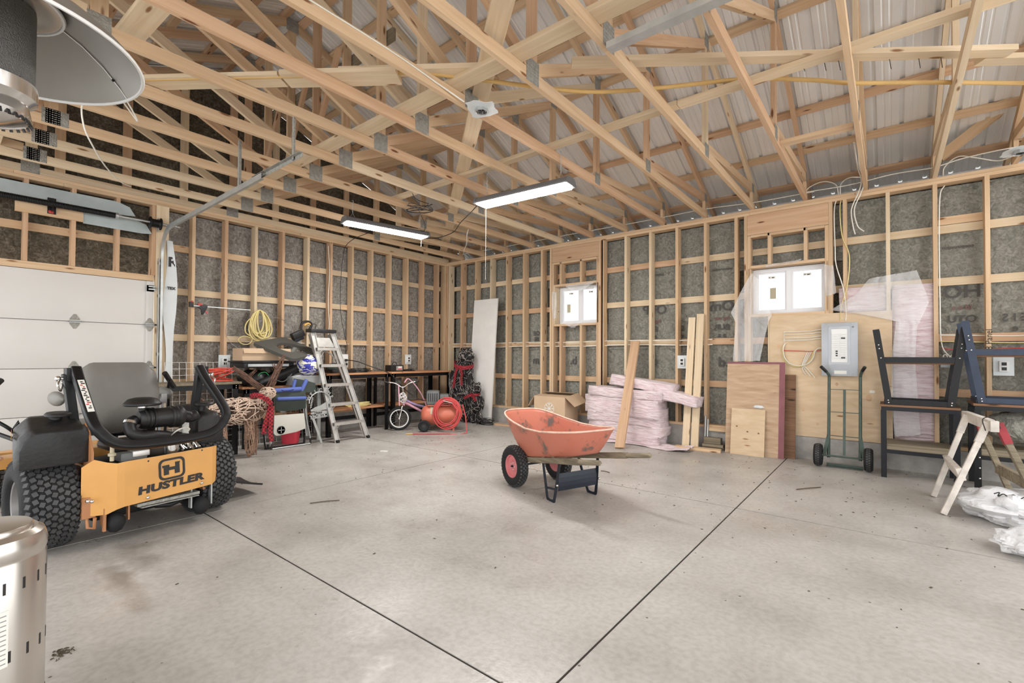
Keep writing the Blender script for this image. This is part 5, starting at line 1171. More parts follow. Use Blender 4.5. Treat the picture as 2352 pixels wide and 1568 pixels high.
for i, (x, y) in enumerate(((.06, .07), (-.05, .16), (.05, -.24), (-.06, -.30))): twigs(limb(MB(), (x, y, .50), (x*1.2, y+.02, .012), .055, .035, 14, .0042, 10+i), (x*1.1, y+.01, .235), (.058, .058, .225), 64, .0042, 80+i, step=.5).build('leg', 'twig_mid', t, 70)
hd = limb(MB(), (.03, .20, .66), (.10, .30, .80), .09, .07, 40, .0042, 30); hd.build('neck', 'twig_tan', t, 70)
h = twigs(MB(), (.12, .27, .79), (.07, .095, .075), 56, .0042, 31, rotm('Z', -15)); h.build('head', 'twig_tan', t, 70)
for i, (a, b_, c) in enumerate((((.07, .20, .85), (-.02, -.08, 1.11), (.03, .06, .98)), ((.10, .30, .86), (.04, .50, 1.25), (.06, .41, 1.06)))):
    mb = limb(MB(), a, b_, .040, .018, 22, .004, 40+i); dd = Vector(b_)-Vector(a); twigs(mb, (Vector(a)+Vector(b_))/2, (.034, .034, dd.length/2), 50, .0038, 90+i, rot=dd.to_track_quat('Z', 'Y').to_matrix(), step=.5); limb(mb, c, Vector(c)+Vector((0, -.06 if i else .10, .10)), .02, .012, 10, .0035, 50+i); limb(mb, c, Vector(c)+Vector((0, .05 if i else -.10, .07)), .02, .012, 10, .0035, 60+i); mb.build('antler', 'twig_brown', t, 70)
for s in (-1, 1): limb(MB(), (.07, .25+s*.05, .85), (.05, .25+s*.15, .91), .03, .012, 16, .004, 70+s).build('ear', 'twig_brown', t, 70)
limb(MB(), (-.02, -.36, .66), (-.05, -.47, .78), .03, .012, 16, .004, 75).build('tail', 'twig_brown', t, 70)
sc = MB(); ribbon(sc, [(.02, .10, .74), (.10, .12, .77), (.155, .20, .74), (.165, .28, .66), (.155, .29, .60), (.06, .32, .58), (-.06, .26, .62), (-.08, .15, .72), (.02, .10, .745)], .06)
sc.build('scarf_loop', 'plaid', t, 70)
for a in ([(.165, .285, .63), (.17, .25, .50), (.165, .215, .38), (.16, .21, .28)], [(.17, .295, .62), (.18, .285, .45), (.175, .28, .30), (.175, .30, .18)]): ribbon(MB(), a, .055, up=(0, 1, 0)).build('scarf_tail', 'plaid', t, 70)

def bear(label, c, k, seed, side):
    t = thing('bear_figure', label, 'decoration', c, 0, 'dark wicker bears')
    def tw(cc, rr, n, nm, s):
        cc = Vector(cc)*k; rr = Vector(rr)*k
        o = MB().ball(cc, 1, 16, 12, rr*.93).build(nm, 'twig_black', t, 70)
        twigs(MB(), cc, rr, n, .0042, seed+s, steps=5, step=.30).build('dark_weave', 'twig_black', o, 70); twigs(MB(), cc, rr*1.02, int(n*.9), .0038, seed+s+50, steps=4, step=.26).build('grey_weave', 'twig_grey', o, 70)
    return t, tw
t, tw = bear('large dark wicker bear with a red ribbon scarf standing beside the white panel', (.87, -.38, 0), 1., 100, 1)
tw((.0, 0, .58), (.285, .20, .43), 190, 'body', 1); tw((.05, -.02, 1.00), (.20, .17, .22), 90, 'chest', 2); tw((.12, -.02, 1.255), (.165, .15, .155), 90, 'head', 3); tw((.26, -.06, 1.235), (.075, .07, .06), 30, 'muzzle', 4)
for x in (-.13, .14): tw((x, -.03, .17), (.13, .14, .17), 60, 'leg', 5+int(x*100))
for x in (.0, .20): tw((x, 0, 1.39), (.045, .035, .045), 18, 'ear', 9+int(x*100))
tw((.25, -.04, .70), (.07, .08, .26), 46, 'arm', 20); tw((-.23, -.05, .72), (.07, .08, .28), 46, 'arm', 21)
ribbon(MB(), [(-.13, -.10, 1.14), (.0, -.215, 1.09), (.12, -.225, 1.06), (.24, -.16, 1.05), (.24, .05, 1.08), (.05, .16, 1.12), (-.14, .05, 1.14), (-.13, -.10, 1.14)], .07).build('ribbon_collar', 'plaid', t, 70)
for a in ([(.10, -.235, 1.06), (.06, -.245, .95), (.03, -.25, .80), (.0, -.25, .66)], [(.15, -.235, 1.06), (.21, -.235, .95), (.20, -.235, .85), (.21, -.235, .72)]): ribbon(MB(), a, .055, up=(1, 0, 0)).build('ribbon_tail', 'plaid', t, 70)
t, tw = bear('small dark wicker bear cub with a red bow, right of the large bear', (1.28, -.42, 0), 1., 300, 1)
tw((.0, 0, .37), (.145, .11, .20), 90, 'body', 1); tw((.0, -.01, .66), (.105, .09, .105), 60, 'head', 2)
for x in (-.075, .085): tw((x, -.02, .11), (.06, .07, .125), 36, 'leg', 3+int(x*100))
for x in (-.065, .065): tw((x, 0, .755), (.03, .025, .03), 12, 'ear', 7+int(x*100))
tw((.16, -.02, .40), (.04, .045, .13), 24, 'arm', 11); tw((-.15, -.02, .40), (.04, .045, .13), 24, 'arm', 12)
ribbon(MB(), [(-.10, -.08, .55), (0, -.13, .54), (.10, -.08, .55), (.0, .10, .55), (-.10, -.08, .55)], .05).build('ribbon_collar', 'plaid', t, 70)
for a in ([(0, -.13, .54), (-.08, -.15, .52), (-.18, -.15, .475)], [(0, -.13, .54), (.06, -.15, .51), (.13, -.15, .44)]): ribbon(MB(), a, .055).build('ribbon_tail', 'plaid', t, 70)
t = thing('drywall_sheet', 'tall white panel leaning on the window wall behind the bears', 'panel', (1.205, -.165, 0))
MB().box((0, 0, 1.198), (.61, .028, 2.38), rotm('X', -4.5)).build('sheet', 'drywall', t)
tangle('string_lights', 'black string lights heaped on the floor beside the small bear', 'string lights', (1.52, -.40, .0), (.20, .13, .10), .004, 'cable_black', 11, 41)
tag(board('wood_offcut', (1.66, -.30, .013), (2.2, -.27, .013), .09, .024, 'lumber_red'), 'thin board on the floor between the string lights and the wheelbarrow', 'wood offcut', 'offcuts on the floor')

# kid's bicycle
t = thing('bicycle', 'pink and lilac child bicycle standing by the bench corner', 'bicycle', (0, 0, 0))
def bwheel(c, ax, r, nm):
    w = empty(nm, c, 0, t); z = Vector(ax).normalized(); x = Vector((0, 0, 1)).cross(z).normalized(); m_ = Matrix((x, z.cross(x), z)).transposed().to_4x4()
    def ringt(rr, r2, n=40, k=10): return MB().tube([m_ @ Vector((rr*math.cos(2*PI*i/n), rr*math.sin(2*PI*i/n), 0)) for i in range(n)], r2, k, closed=True)
    ringt(r-.022, .022).build('tyre', 'rubber', w, 70); ringt(r-.05, .012).build('rim', 'white_paint', w, 70)
    mb = MB()
    for i in range(20):
        a = 2*PI*i/20; mb.tube([m_ @ Vector((.012*math.cos(a+1), .012*math.sin(a+1), .015*(-1)**i)), m_ @ Vector(((r-.05)*math.cos(a), (r-.05)*math.sin(a), 0))], .0012, 4)
    o = mb.build('spokes', 'chrome', w); o['kind'] = 'stuff'
    MB().lathe([(0, -.035), (.012, -.035), (.02, -.02), (.014, 0), (.02, .02), (.012, .035), (0, .035)], 14, m_).build('hub', 'chrome', w, 50)
    return w
bwheel((.85, -1.88, .20), (.80, -.60, 0), .20, 'front_wheel'); bwheel((1.0, -1.06, .20), (.98, -.16, 0), .20, 'rear_wheel')
A = Vector((.85, -1.88, .20)); Hd = Vector((.87, -1.80, .53)); BBk = Vector((.95, -1.34, .235)); RA = Vector((1.0, -1.06, .20)); ST = Vector((.94, -1.30, .50))
ax = Vector((.80, -.60, 0)).normalized()*.045
for s in (-1, 1): MB().tube([A+ax*s, A+ax*s+Vector((.01, .05, .20)), Hd-Vector((0, 0, .10))], [.010, .012, .014], 8).build('fork_leg', 'chrome', t, 60)
MB().tube([Hd-Vector((0, .01, .12)), Hd+Vector((0, .02, .07))], .02, 10).build('head_tube', 'bike_pink', t, 60)
MB().tube(smoothpts([Hd-Vector((0, 0, .05)), Vector((.90, -1.62, .38)), BBk]), .021, 10).build('down_tube', 'bike_pink', t, 60)
MB().tube(smoothpts([Hd-Vector((0, 0, .0)), Vector((.90, -1.60, .43)), ST-Vector((0, 0, .16))]), .017, 10).build('top_tube', 'bike_purple', t, 60)
MB().tube([BBk, ST], .016, 10).build('seat_tube', 'bike_pink', t, 60); MB().tube([ST, ST+Vector((0, .02, .09))], .011, 8).build('seat_post', 'chrome', t, 60)
for s in (-1, 1): MB().tube([RA+Vector((.04*s, 0, 0)), BBk+Vector((.03*s, 0, 0))], .009, 8).tube([RA+Vector((.04*s, 0, 0)), ST-Vector((0, 0, .05))], .008, 8).build('rear_stay', 'bike_pink', t, 60)
MB().ball(ST+Vector((0, -.0, .11)), 1, 16, 8, (.055, .11, .028)).build('saddle', 'black_plastic', t, 60)
MB().tube([Hd, Hd+Vector((0, -.03, .20))], .012, 8).build('stem', 'chrome', t, 60)
hb = Hd+Vector((0, -.03, .20)); MB().tube(smoothpts([hb+Vector((-.16, -.22, .09)), hb+Vector((-.08, -.10, .07)), hb, hb+Vector((.07, .09, .07)), hb+Vector((.14, .20, .10))]), .011, 8).build('handlebar', 'chrome', t, 60)
for d in (Vector((-.16, -.22, .09)), Vector((.14, .20, .10))): MB().tube([hb+d*.8, hb+d*1.12], .016, 8).build('grip', 'black_plastic', t, 60)
MB().tube(smoothpts([hb+Vector((.02, .02, .08)), Vector((.86, -1.70, .87)), Vector((.88, -1.55, .74)), Vector((.90, -1.42, .56)), Vector((.93, -1.35, .38)), Vector((.93, -1.36, .27))]), .011, 8).build('brake_hose', 'bike_pink', t, 60)
MB().tube(smoothpts([hb+Vector((-.06, -.04, .05)), Hd+Vector((.0, -.11, .12)), Hd+Vector((.0, -.10, -.05)), A+Vector((.03, -.02, .22))]), .010, 8).build('brake_hose', 'bike_pink', t, 60)
twigs(MB(), Hd+Vector((.02, -.04, .02)), (.06, .07, .09), 36, .005, 77).build('handlebar_tassel', 'white_paint', t, 70)
MB().lathe([(0, -.006), (.055, -.006), (.06, 0), (.055, .006), (0, .006)], 20, Matrix.Translation(BBk+Vector((.05, 0, 0))) @ Matrix.Rotation(R(90), 4, 'Y')).build('chain_guard', 'bike_purple', t, 40)
for s in (-1, 1):
    p = BBk+Vector((.07*s, s*.06, -.09*s*.6)); MB().tube([BBk+Vector((.06*s, 0, 0)), p], .008, 6).build('crank', 'chrome', t); MB().box(p+Vector((.035*s, 0, 0)), (.06, .07, .022)).build('pedal', 'black_plastic', t)

# air compressor and its hose
t = thing('air_compressor', 'orange wheeled air compressor with a grey motor cover', 'compressor', (1.36, -1.40, 0), R(46))
X = Matrix.Rotation(R(90), 4, 'Y')
MB().lathe([(0, -.335), (.06, -.33), (.12, -.305), (.155, -.265), (.168, -.22), (.168, .22), (.155, .265), (.12, .305), (.06, .33), (0, .335)], 30, Matrix.Translation((0, 0, .265)) @ X).build('tank', 'compressor_orange', t, 60)
MB().prism([(-.03, .035), (.03, .035), (.03, -.005), (0, -.035), (-.03, -.005)], .002, MXY((.30, -.07, .26), (.35, .94, 0), (0, 0, 1)) @ Matrix.Translation((0, 0, .018))).build('shield_badge', 'paper_white', t)
MB().shell(lambda u, v: (-.17+.10*u, -.1705*math.cos(R(10+60*v)), .265+.1705*math.sin(R(10+60*v))), 4, 6, .001).build('rating_label', 'sticker_tan', t, 60)
for s in (-1, 1):
    w = wheel(t, 'wheel', (-.27, s*.20, .10), .10, .055, .06, 'black_plastic', cols=2, n=16, lug=.002, side=s)
MB().bx(-.30, -.24, -.17, .17, .09, .11).build('axle_bracket', 'compressor_orange', t); MB().bx(.20, .235, -.10, .10, .0, .12).build('front_foot', 'compressor_orange', t, bevel=.008)
MB().bx(-.22, .16, -.13, .13, .425, .44).build('motor_plate', 'compressor_orange', t)
mc = MB().bx(-.24, -.02, -.14, .14, .44, .68).build('motor_cover', 'engine_grey', t, bevel=.04); MB().bx(-.02, .14, -.11, .11, .44, .62).build('pump_head', 'engine_grey', t, bevel=.03)
for i in range(5): MB().bx(-.21+.035*i, -.195+.035*i, -.143, .143, .50, .64).build('vent_slot', 'black_plastic', mc)
MB().tube(smoothpts([(.10, -.10, .42), (.20, -.10, .52), (.33, -.10, .56), (.34, 0, .565), (.33, .10, .56), (.20, .10, .52), (.10, .10, .42)]), .013, 8).build('handle', 'black_metal', t, 60)
MB().lathe([(0, 0), (.03, 0), (.03, .015), (0, .018)], 16, MXY((.15, -.115, .50), (1, 0, 0), (0, 0, 1))).build('gauge', 'paper_white', t, 40)
g = random.Random(5); pts = []; n0 = Vector((.62, -.74, .22)).normalized(); u0 = Vector((.77, .64, 0)); v0 = n0.cross(u0)*-1; c0 = Vector((1.60, -1.50, .30))
for i in range(9*14):
    a = 2*PI*i/14; k = i//14; rr = .185+.012*((k*5) % 7)-.02+.004*math.sin(i); q = c0+u0*(rr*math.cos(a)+.012*(k % 3))+v0*(rr*1.12*math.sin(a)-.004*k)+n0*(.012*(k % 4)-.02+.006*math.sin(a*2+k)); pts.append(q)
pts += [c0+u0*.26+v0*.05, c0+u0*.27+v0*(-.16), Vector((1.98, -1.40, .02)), Vector((1.80, -1.62, .012)), Vector((1.62, -1.80, .012)), Vector((1.45, -1.95, .012)), Vector((1.38, -2.02, .012))]
ho = thing('air_hose', 'coiled red air hose hung on the compressor, its end on the floor', 'hose')
lo = Vector((0, 0, .014)); pts = [Vector((p.x, p.y, max(p.z, .012))) for p in [Vector(q) for q in pts]]
MB().tube(smoothpts(pts, 2), .0095, 7).build('hose', 'cord_red', ho, 70); MB().tube([(1.38, -2.02, .012), (1.34, -2.06, .012), (1.30, -2.10, .012)], [.008, .011, .007], 8).build('brass_end', 'decal_gold', ho, 60)
MB().tube([c0+v0*-.22+u0*-.05+n0*.03, c0+v0*-.18+u0*.10+n0*.03], .011, 8).build('blow_gun', 'chrome', ho, 60)
# ------------------------------------------------------------------ wheelbarrow
def mat_barrow():
    m, nt, b = newmat('barrow_orange'); L = nt.links.new; v = coords(nt, rand=False); b.inputs['Roughness'].default_value = .5
    n_ = N(nt, 'ShaderNodeTexNoise'); n_.inputs['Scale'].default_value = 3.6; n_.inputs['Detail'].default_value = 9; n_.inputs['Roughness'].default_value = .72; L(v, n_.inputs['Vector'])
    r = ramp(nt, [(.0, srgb(190, 114, 93)), (.53, srgb(188, 112, 91)), (.57, srgb(158, 98, 80)), (.61, srgb(104, 92, 86)), (1, srgb(92, 84, 80))]); L(n_.outputs['Fac'], r.inputs['Fac']); L(r.outputs['Color'], b.inputs['Base Color'])
mat_barrow()
plain('rim_worn', srgb(222, 184, 164), .5, var=.2, vscale=14)
t = thing('wheelbarrow', 'rusty orange two-wheeled wheelbarrow in the middle of the floor', 'wheelbarrow', (4.6, -3.1, 0), R(-20))
def outl(k, a):
    """tray section k (0 floor .. 1 rim), angle a -> point"""
    xc0, lx0, wy0 = .39, .37, .215; xc1, lx1, wy1 = .295, .605, .335
    c, s = math.cos(a), math.sin(a); e = .5
    cx = math.copysign(abs(c)**e, c); sy = math.copysign(abs(s)**e, s)
    kk = k**.85; x = (xc0+(xc1-xc0)*k)+(lx0+(lx1-lx0)*kk)*cx; w = (wy0+(wy1-wy0)*kk)*(1-.14*max(0, -cx)*k-.04*max(0, cx)*k); y = w*sy
    zf = .288+.170*x; zr = .605+.115*max(0, (.35-x)/.70)**1.5+.04*max(0, (x-.5)/.4)
    return Vector((x, y, zf+(zr-zf)*k))
n = 44; ks = [0, .06, .25, .5, .75, .93, 1.0]; mb = MB(); vs = [outl(max(k, .0), 2*PI*i/n) for k in ks for i in range(n)]; fs = []
for j in range(len(ks)-1):
    for i in range(n): fs.append((j*n+i, j*n+(i+1) % n, (j+1)*n+(i+1) % n, (j+1)*n+i))
fs.append(tuple(range(n-1, -1, -1))); mb.add(vs, fs)
o = mb.build('tray', 'barrow_orange', t, 50); sm = o.modifiers.new('thickness', 'SOLIDIFY'); sm.thickness = .004; sm.offset = -1
MB().tube([outl(1, 2*PI*i/n)+Vector((0, 0, .0)) for i in range(n)], .0085, 8, closed=True).build('rolled_rim', 'rim_worn', t, 60)
for s in (-1, 1):
    pth = [(-.05, s*.185, .248), (.15, s*.20, .283), (.66, s*.23, .372), (.98, s*.258, .425)]
    h = MB().sweep(rrect(.044, .050, .006, 2), pth, up=(0, 0, 1)).build('handle', 'weathered', t, 40)
    MB().tube([(.95, s*.255, .420), (1.02, s*.262, .432), (1.22, s*.27, .467), (1.235, s*.27, .469)], [.022, .023, .021, .012], 10).build('grip', 'weathered', h, 60)
    w = wheel(t, 'wheel', (0, s*.262, .20), .20, .095, .112, 'pink_rim', cols=5, n=34, lug=.004, side=s)
    lp = smoothpts([(.40, s*.205, .315), (.44, s*.215, .20), (.50, s*.23, .035), (.52, s*.232, .010), (.56, s*.235, .004), (.60, s*.236, .012), (.615, s*.235, .04), (.64, s*.225, .20), (.66, s*.215, .365)], 4)
    MB().sweep([(-.016, -.003), (.016, -.003), (.016, .003), (-.016, .003)], lp, up=(0, 1, 0)).build('leg', 'barrow_blue', t, 40)
    MB().beam((.47, s*.222, .10), (.63, s*.23, .12), .02, .004, up=(0, 1, 0)).build('leg_tie', 'barrow_blue', t)
    MB().ball((.656, s*.237, .16), .011, 8, 6).build('bolt', 'chrome', t, 60)
    MB().tube([(.02, s*.19, .21), (.10, s*.19, .255)], .011, 6).bx(-.02, .03, s*.19-.012, s*.19+.012, .185, .25).build('axle_bracket', 'barrow_blue', t)
MB().shell(lambda u, v: (.637+.006*math.sin(PI*v), -.215+.43*u, .255-.15*v), 4, 4, .004).build('leg_brace', 'barrow_blue', t)
MB().tube([(0, -.30, .20), (0, .30, .20)], .010, 8).build('axle', 'barrow_blue', t, 60)
MB().bx(.10, .14, -.21, .21, .288, .302).build('riser', 'weathered', t); MB().bx(.55, .59, -.22, .22, .372, .39).build('riser', 'weathered', t)

# ------------------------------------------------------------------ patio heater in the near left foreground
t = thing('patio_heater', 'tall stainless patio heater with a dome reflector at the left edge', 'heater', (5.170, -6.849, 0))
b_ = MB().lathe([(0, .02), (.163, .02), (.168, .03), (.168, .06), (.154, .07), (.154, .625), (.152, .63), (.152, .638), (.155, .645), (.155, .67), (.148, .697), (.132, .710), (.122, .710), (.122, .717), (.118, .724), (.05, .730), (0, .730)], 48).build('tank_housing', 'stainless', t, 35)
for j, z in enumerate((.565, .36, .17)):
    for i in range(20):
        a = 2*PI*(i+.3*j)/20; rot = Matrix.Rotation(a, 3, 'Z'); MB().box(rot @ Vector((.1538, 0, z)), (.002, .0065, .034), rot).build('vent_slot', 'decal_black', b_)
MB().patch(lambda u, v: (.1548*math.cos(R(28-26*u-6)), .1548*math.sin(R(28-26*u-6)), .335+.165*v), 8, 2).build('instruction_label', 'paper_white', b_, 60)
mb = MB()
for i in range(11): mb.patch(lambda u, v, i=i: (.1552*math.cos(R(20-22*u)), .1552*math.sin(R(20-22*u)), .345+.014*i+.003*v), 6, 1)
mb.build('label_print', 'rim_grey', b_)
MB().tube([(0, 0, .72), (0, 0, 2.03)], .022, 16).build('post', 'stainless', t, 60)
hd = MB().lathe([(.022, 1.975), (.055, 1.985), (.088, 2.0), (.097, 2.02), (.090, 2.055), (.104, 2.068), (.111, 2.073), (.111, 2.118), (.106, 2.122)], 40).build('burner_head', 'chrome', t, 35)
for i in range(30):
    a = 2*PI*i/30; rot = Matrix.Rotation(a, 3, 'Z') @ Matrix.Rotation(R(-25), 3, 'Y'); MB().box(Matrix.Rotation(a, 3, 'Z') @ Vector((.0935, 0, 2.008)), (.004, .008, .026), rot).build('air_slot', 'decal_black', hd)
MB().lathe([(.104, 2.12), (.104, 2.36), (.098, 2.37)], 40).build('emitter_screen', 'dark_mesh', t, 35)
MB().lathe([(.098, 2.365), (.13, 2.368), (.160, 2.374), (.166, 2.372), (.166, 2.379), (.098, 2.388)], 40).build('mounting_ring', 'stainless', t, 35)
rp = [(r_*.82, z_*.82+.445) for r_, z_ in [(.20, 2.375), (.28, 2.345), (.36, 2.295), (.425, 2.235), (.452, 2.20), (.462, 2.192), (.464, 2.199), (.455, 2.21), (.428, 2.245), (.362, 2.305), (.28, 2.358), (.20, 2.388), (.08, 2.40), (0, 2.402), (0, 2.39), (.08, 2.388), (.20, 2.375)]]
rf = MB().lathe(rp, 64).build('reflector', 'stainless', t, 30)
plain('reflector_under', srgb(140, 136, 129), .5, .5, var=.03)
MB().tube([(.379*math.cos(2*PI*i/64), .379*math.sin(2*PI*i/64), 2.244) for i in range(64)], .006, 6, closed=True).build('rim_bead', 'white_paint', rf, 60); MB().tube([(.168*math.cos(2*PI*i/40), .168*math.sin(2*PI*i/40), 2.374) for i in range(40)], .006, 6, closed=True).build('ring_bead', 'white_paint', t, 60)
rf.data.materials.clear(); rf.data.materials.append(MAT['reflector_under'])
for a in (15, 105, 195, 285):
    c, s = math.cos(R(a)), math.sin(R(a)); MB().tube([(.82*q*c, .82*q*s, .82*z_+.445) for q, z_ in ((.215, 2.366), (.285, 2.338), (.365, 2.286), (.43, 2.226), (.46, 2.191))], .0022, 5).build('dome_seam', 'chrome', rf, 60)
    MB().ball((.328*c, .328*s, 2.292), .005, 8, 6).build('rivet', 'black_metal', rf, 60)

# ------------------------------------------------------------------ cardboard box with snowflake
t = thing('cardboard_box', 'open cardboard box printed with a white snowflake behind the wheelbarrow', 'box', (3.06, -.40, 0), R(3))
for (a, c, d, e) in ((-.29, .29, -.22, -.214), (-.29, .29, .214, .22), (-.29, -.284, -.214, .214), (.284, .29, -.214, .214)): MB().bx(a, c, d, e, .17, .62).build('side', 'cardboard', t)
MB().bx(-.284, .284, -.214, .214, .17, .176).build('bottom', 'cardboard_dark', t)
MB().shell(lambda u, v: (-.29+.58*u, -.22+.19*v, .622+.02*v), 2, 2, .005).build('flap', 'cardboard', t); MB().shell(lambda u, v: (-.29+.58*u, .22-.15*v, .622+.05*v), 2, 2, .005).build('flap', 'cardboard', t)
MB().shell(lambda u, v: (.29+.17*v, -.215+.43*u, .62-.14*v+.05*(u)), 2, 2, .005).build('flap', 'cardboard', t); MB().shell(lambda u, v: (-.29-.12*v, .215-.43*u, .62-.17*v), 2, 2, .005).build('flap', 'cardboard', t)
ct_ = thing('plastic_crate', 'black crate on the floor underneath the snowflake box', 'crate', (3.06, -.40, 0), R(3)); MB().bx(-.27, .27, -.20, .20, .0, .166).build('body', 'black_plastic', ct_, bevel=.01); MB().ring(rrect(.56, .42, .03), rrect(.52, .38, .02), .012, Matrix.Translation((0, 0, .155))).build('lip', 'black_plastic', ct_)
sn = MB()
for i in range(8):
    a = 2*PI*i/8; m_ = MXY((.0, -.2205, .43), (1, 0, 0), (0, 0, 1)) @ Matrix.Rotation(a, 4, 'Z')
    sn.prism([(.0, -.004), (.10, -.004), (.10, .004), (0, .004)], .0012, m_)
    for s in (-1, 1): sn.prism([(.065, 0), (.095, s*.03), (.09, s*.034), (.058, 0)][::s], .0012, m_)
sn.build('snowflake_print', 'white_paint', t)
lb = MB().bx(-.03, .07, -.2215, -.2205, .255, .30).build('shipping_label', 'paper_white', t); MB().bx(-.02, .02, -.2222, -.2216, .27, .285).bx(.03, .06, -.2222, -.2216, .265, .28).build('label_print', 'decal_black', lb)

# ------------------------------------------------------------------ pink insulation batts
def puff(name, label, cat, size, loc, rot, mat, seed, group=None, amp=.018, parent=None):
    nx, ny, nz = 10, 5, 3; sx, sy, sz = size; bm = bmesh.new(); bmesh.ops.create_cube(bm, size=1)
    bmesh.ops.subdivide_edges(bm, edges=bm.edges[:], cuts=5, use_grid_fill=True)
    for v in bm.verts:
        p = Vector((v.co.x*sx, v.co.y*sy, v.co.z*sz)); r = Vector((noise.noise(p*6+Vector((seed, 0, 0))), noise.noise(p*6+Vector((0, seed, 9))), noise.noise(p*6+Vector((5, 0, seed)))))
        rr = Vector((noise.noise(p*17+Vector((seed, 0, 0))), noise.noise(p*17+Vector((0, seed, 9))), noise.noise(p*17+Vector((5, 0, seed)))))
        v.co = p+r*amp+rr*amp*.5
    me = D.meshes.new(name); bm.to_mesh(me); bm.free(); me.materials.append(MAT[mat]); me.polygons.foreach_set('use_smooth', [True]*len(me.polygons))
    o = D.objects.new(name, me); COL.objects.link(o); o.location = loc; o.rotation_euler = rot
    return tag(o, label, cat, group) if label else o
names = ['bottom', 'second from the bottom', 'third from the bottom', 'middle', 'third from the top', 'second from the top']
for i in range(6):
    puff('insulation_batt', 'pink insulation batt, %s of the stack behind the brownish leaning board' % names[i], 'insulation', (1.18-.02*(i % 3), .40, .136), (4.24+.02*((i*7) % 4)-.03, -.255+.012*((i*5) % 3), .085+.128*i), (0, R(2.4), R(1.5*((i % 3)-1))), 'pink_fibre', 3+i*2.7, 'pink insulation stack')
puff('insulation_batt', 'pink insulation batt lying on top of the stack, topmost of all', 'insulation', (.95, .34, .14), (4.50, -.195, .865), (0, R(8), R(2)), 'pink_fibre', 33, 'pink insulation stack')
puff('insulation_batt', 'short pink insulation batt poking out to the right near the top of the stack', 'insulation', (.62, .34, .135), (5.0, -.20, .70), (0, R(11), R(2)), 'pink_fibre', 38, 'pink insulation stack')
tag(MB().shell(lambda u, v: (3.55+1.72*u, -.60-.06*math.sin(9*u)+.30*v, .006+.035*(noise.noise((u*9, v*4, 2))+.4)*(.4+v)+.10*max(0, u-.85)*6*.3), 26, 8, .003).build('plastic_sheet', 'pink_fibre', None, 60), 'crumpled pink plastic wrap spread under the insulation stack', 'plastic sheet')

# ------------------------------------------------------------------ lumber against the window wall
tag(board('leaning_board', (4.452, -.93, .012), (4.285, -.03, 1.505), .135, .038, 'lumber_red', None, up=(0, 1, 0)), 'brownish board leaning across the front of the pink insulation', 'board', 'leaning lumber')
for (x0, x1, z, lb) in ((5.115, 5.155, 1.84, 'left of the two pale boards leaning beside the insulation stack'), (5.235, 5.272, 1.885, 'right and taller of the two pale boards leaning beside the insulation stack')):
    tag(board('leaning_board', (x0, -.21, .003), (x1, -.042, z), .095, .038, 'lumber_pale', None, up=(0, 1, 0)), lb, 'board', 'leaning lumber')
for i, (p0, p1, w_, h_, mt, lb) in enumerate((((5.02, -.36, .019), (5.60, -.28, .019), .12, .036, 'lumber', 'pale offcut board lying on the floor in front of the leaning boards'), ((5.32, -.10, .02), (5.60, -.08, .02), .09, .038, 'weathered', 'lowest of the dark offcuts stacked by the leaning plywood'), ((5.33, -.13, .06), (5.60, -.12, .06), .12, .036, 'weathered', 'middle dark offcut stacked by the leaning plywood'), ((5.34, -.10, .12), (5.56, -.10, .12), .09, .08, 'weathered', 'topmost grey block of the offcuts by the leaning plywood'), ((5.31, -.02, .265), (5.615, -.02, .265), .036, .05, 'lumber', 'narrow strip lying on the curb behind the leaning plywood'))):
    tag(board('wood_offcut', p0, p1, w_, h_, mt), lb, 'wood offcut', 'offcuts on the floor')
for (x_, h_, lb) in ((5.335, .30, 'taller and left'), (5.368, .26, 'shorter and right')): tag(MB().tube([(0, 0, 0), (0, .03, h_)], .012, 10).build('conduit_offcut', 'galv', None, 60, loc=(x_, -.07, .141)), '%s of two grey steel pipes standing beside the leaning boards' % lb, 'pipe', 'steel pipe offcuts')
def sheet(name, label, x0, x1, h, yb, yt, th, mat, edge=None):
    t = thing(name, label, 'plywood', ((x0+x1)/2, yb, 0), 0, 'plywood sheets leaning on the wall'); a = math.degrees(math.atan2(yt-yb, h)); w = x1-x0
    rot = rotm('X', -a); o = MB().box(rot @ Vector((0, 0, h/2)), (w, th, h), rot).build('sheet', mat, t)
    if edge:
        MB().box(rot @ Vector((w/2-.03, -th/2-.001, h/2)), (.062, .003, h), rot).build('painted_edge', 'purple_edge', t); MB().box(rot @ Vector((-.03, -th/2-.001, h-.012)), (w-.062, .003, .026), rot).build('painted_edge', 'purple_edge', t)
    return t
sheet('plywood_sheet', 'dark brown plywood sheet leaning behind the purple-edged one', 5.80, 6.435, 1.055, -.115, -.035, .016, 'brownwood')
sheet('plywood_sheet', 'large plywood sheet with purple painted edges leaning on the wall', 5.635, 6.322, 1.215, -.20, -.065, .018, 'plywood_wild', True)
t = sheet('plywood_sheet', 'small square of plywood leaning in front of the purple-edged sheet', 5.712, 6.112, .60, -.262, -.165, .012, 'plywood')
for (x, z) in ((-.13, .36), (.0, .30), (.13, .29)): MB().ball((x, -.0065+.162*z, z), 1, 10, 6, (.012, .001, .012)).build('knot', 'brownwood', t, 60)
lump('plastic_scrap', 'white torn plastic scrap on top of the small plywood square', 'plastic', (6.03, -.145, .625), (.06, .012, .022), 'wrap_white', 61, amp=.4)
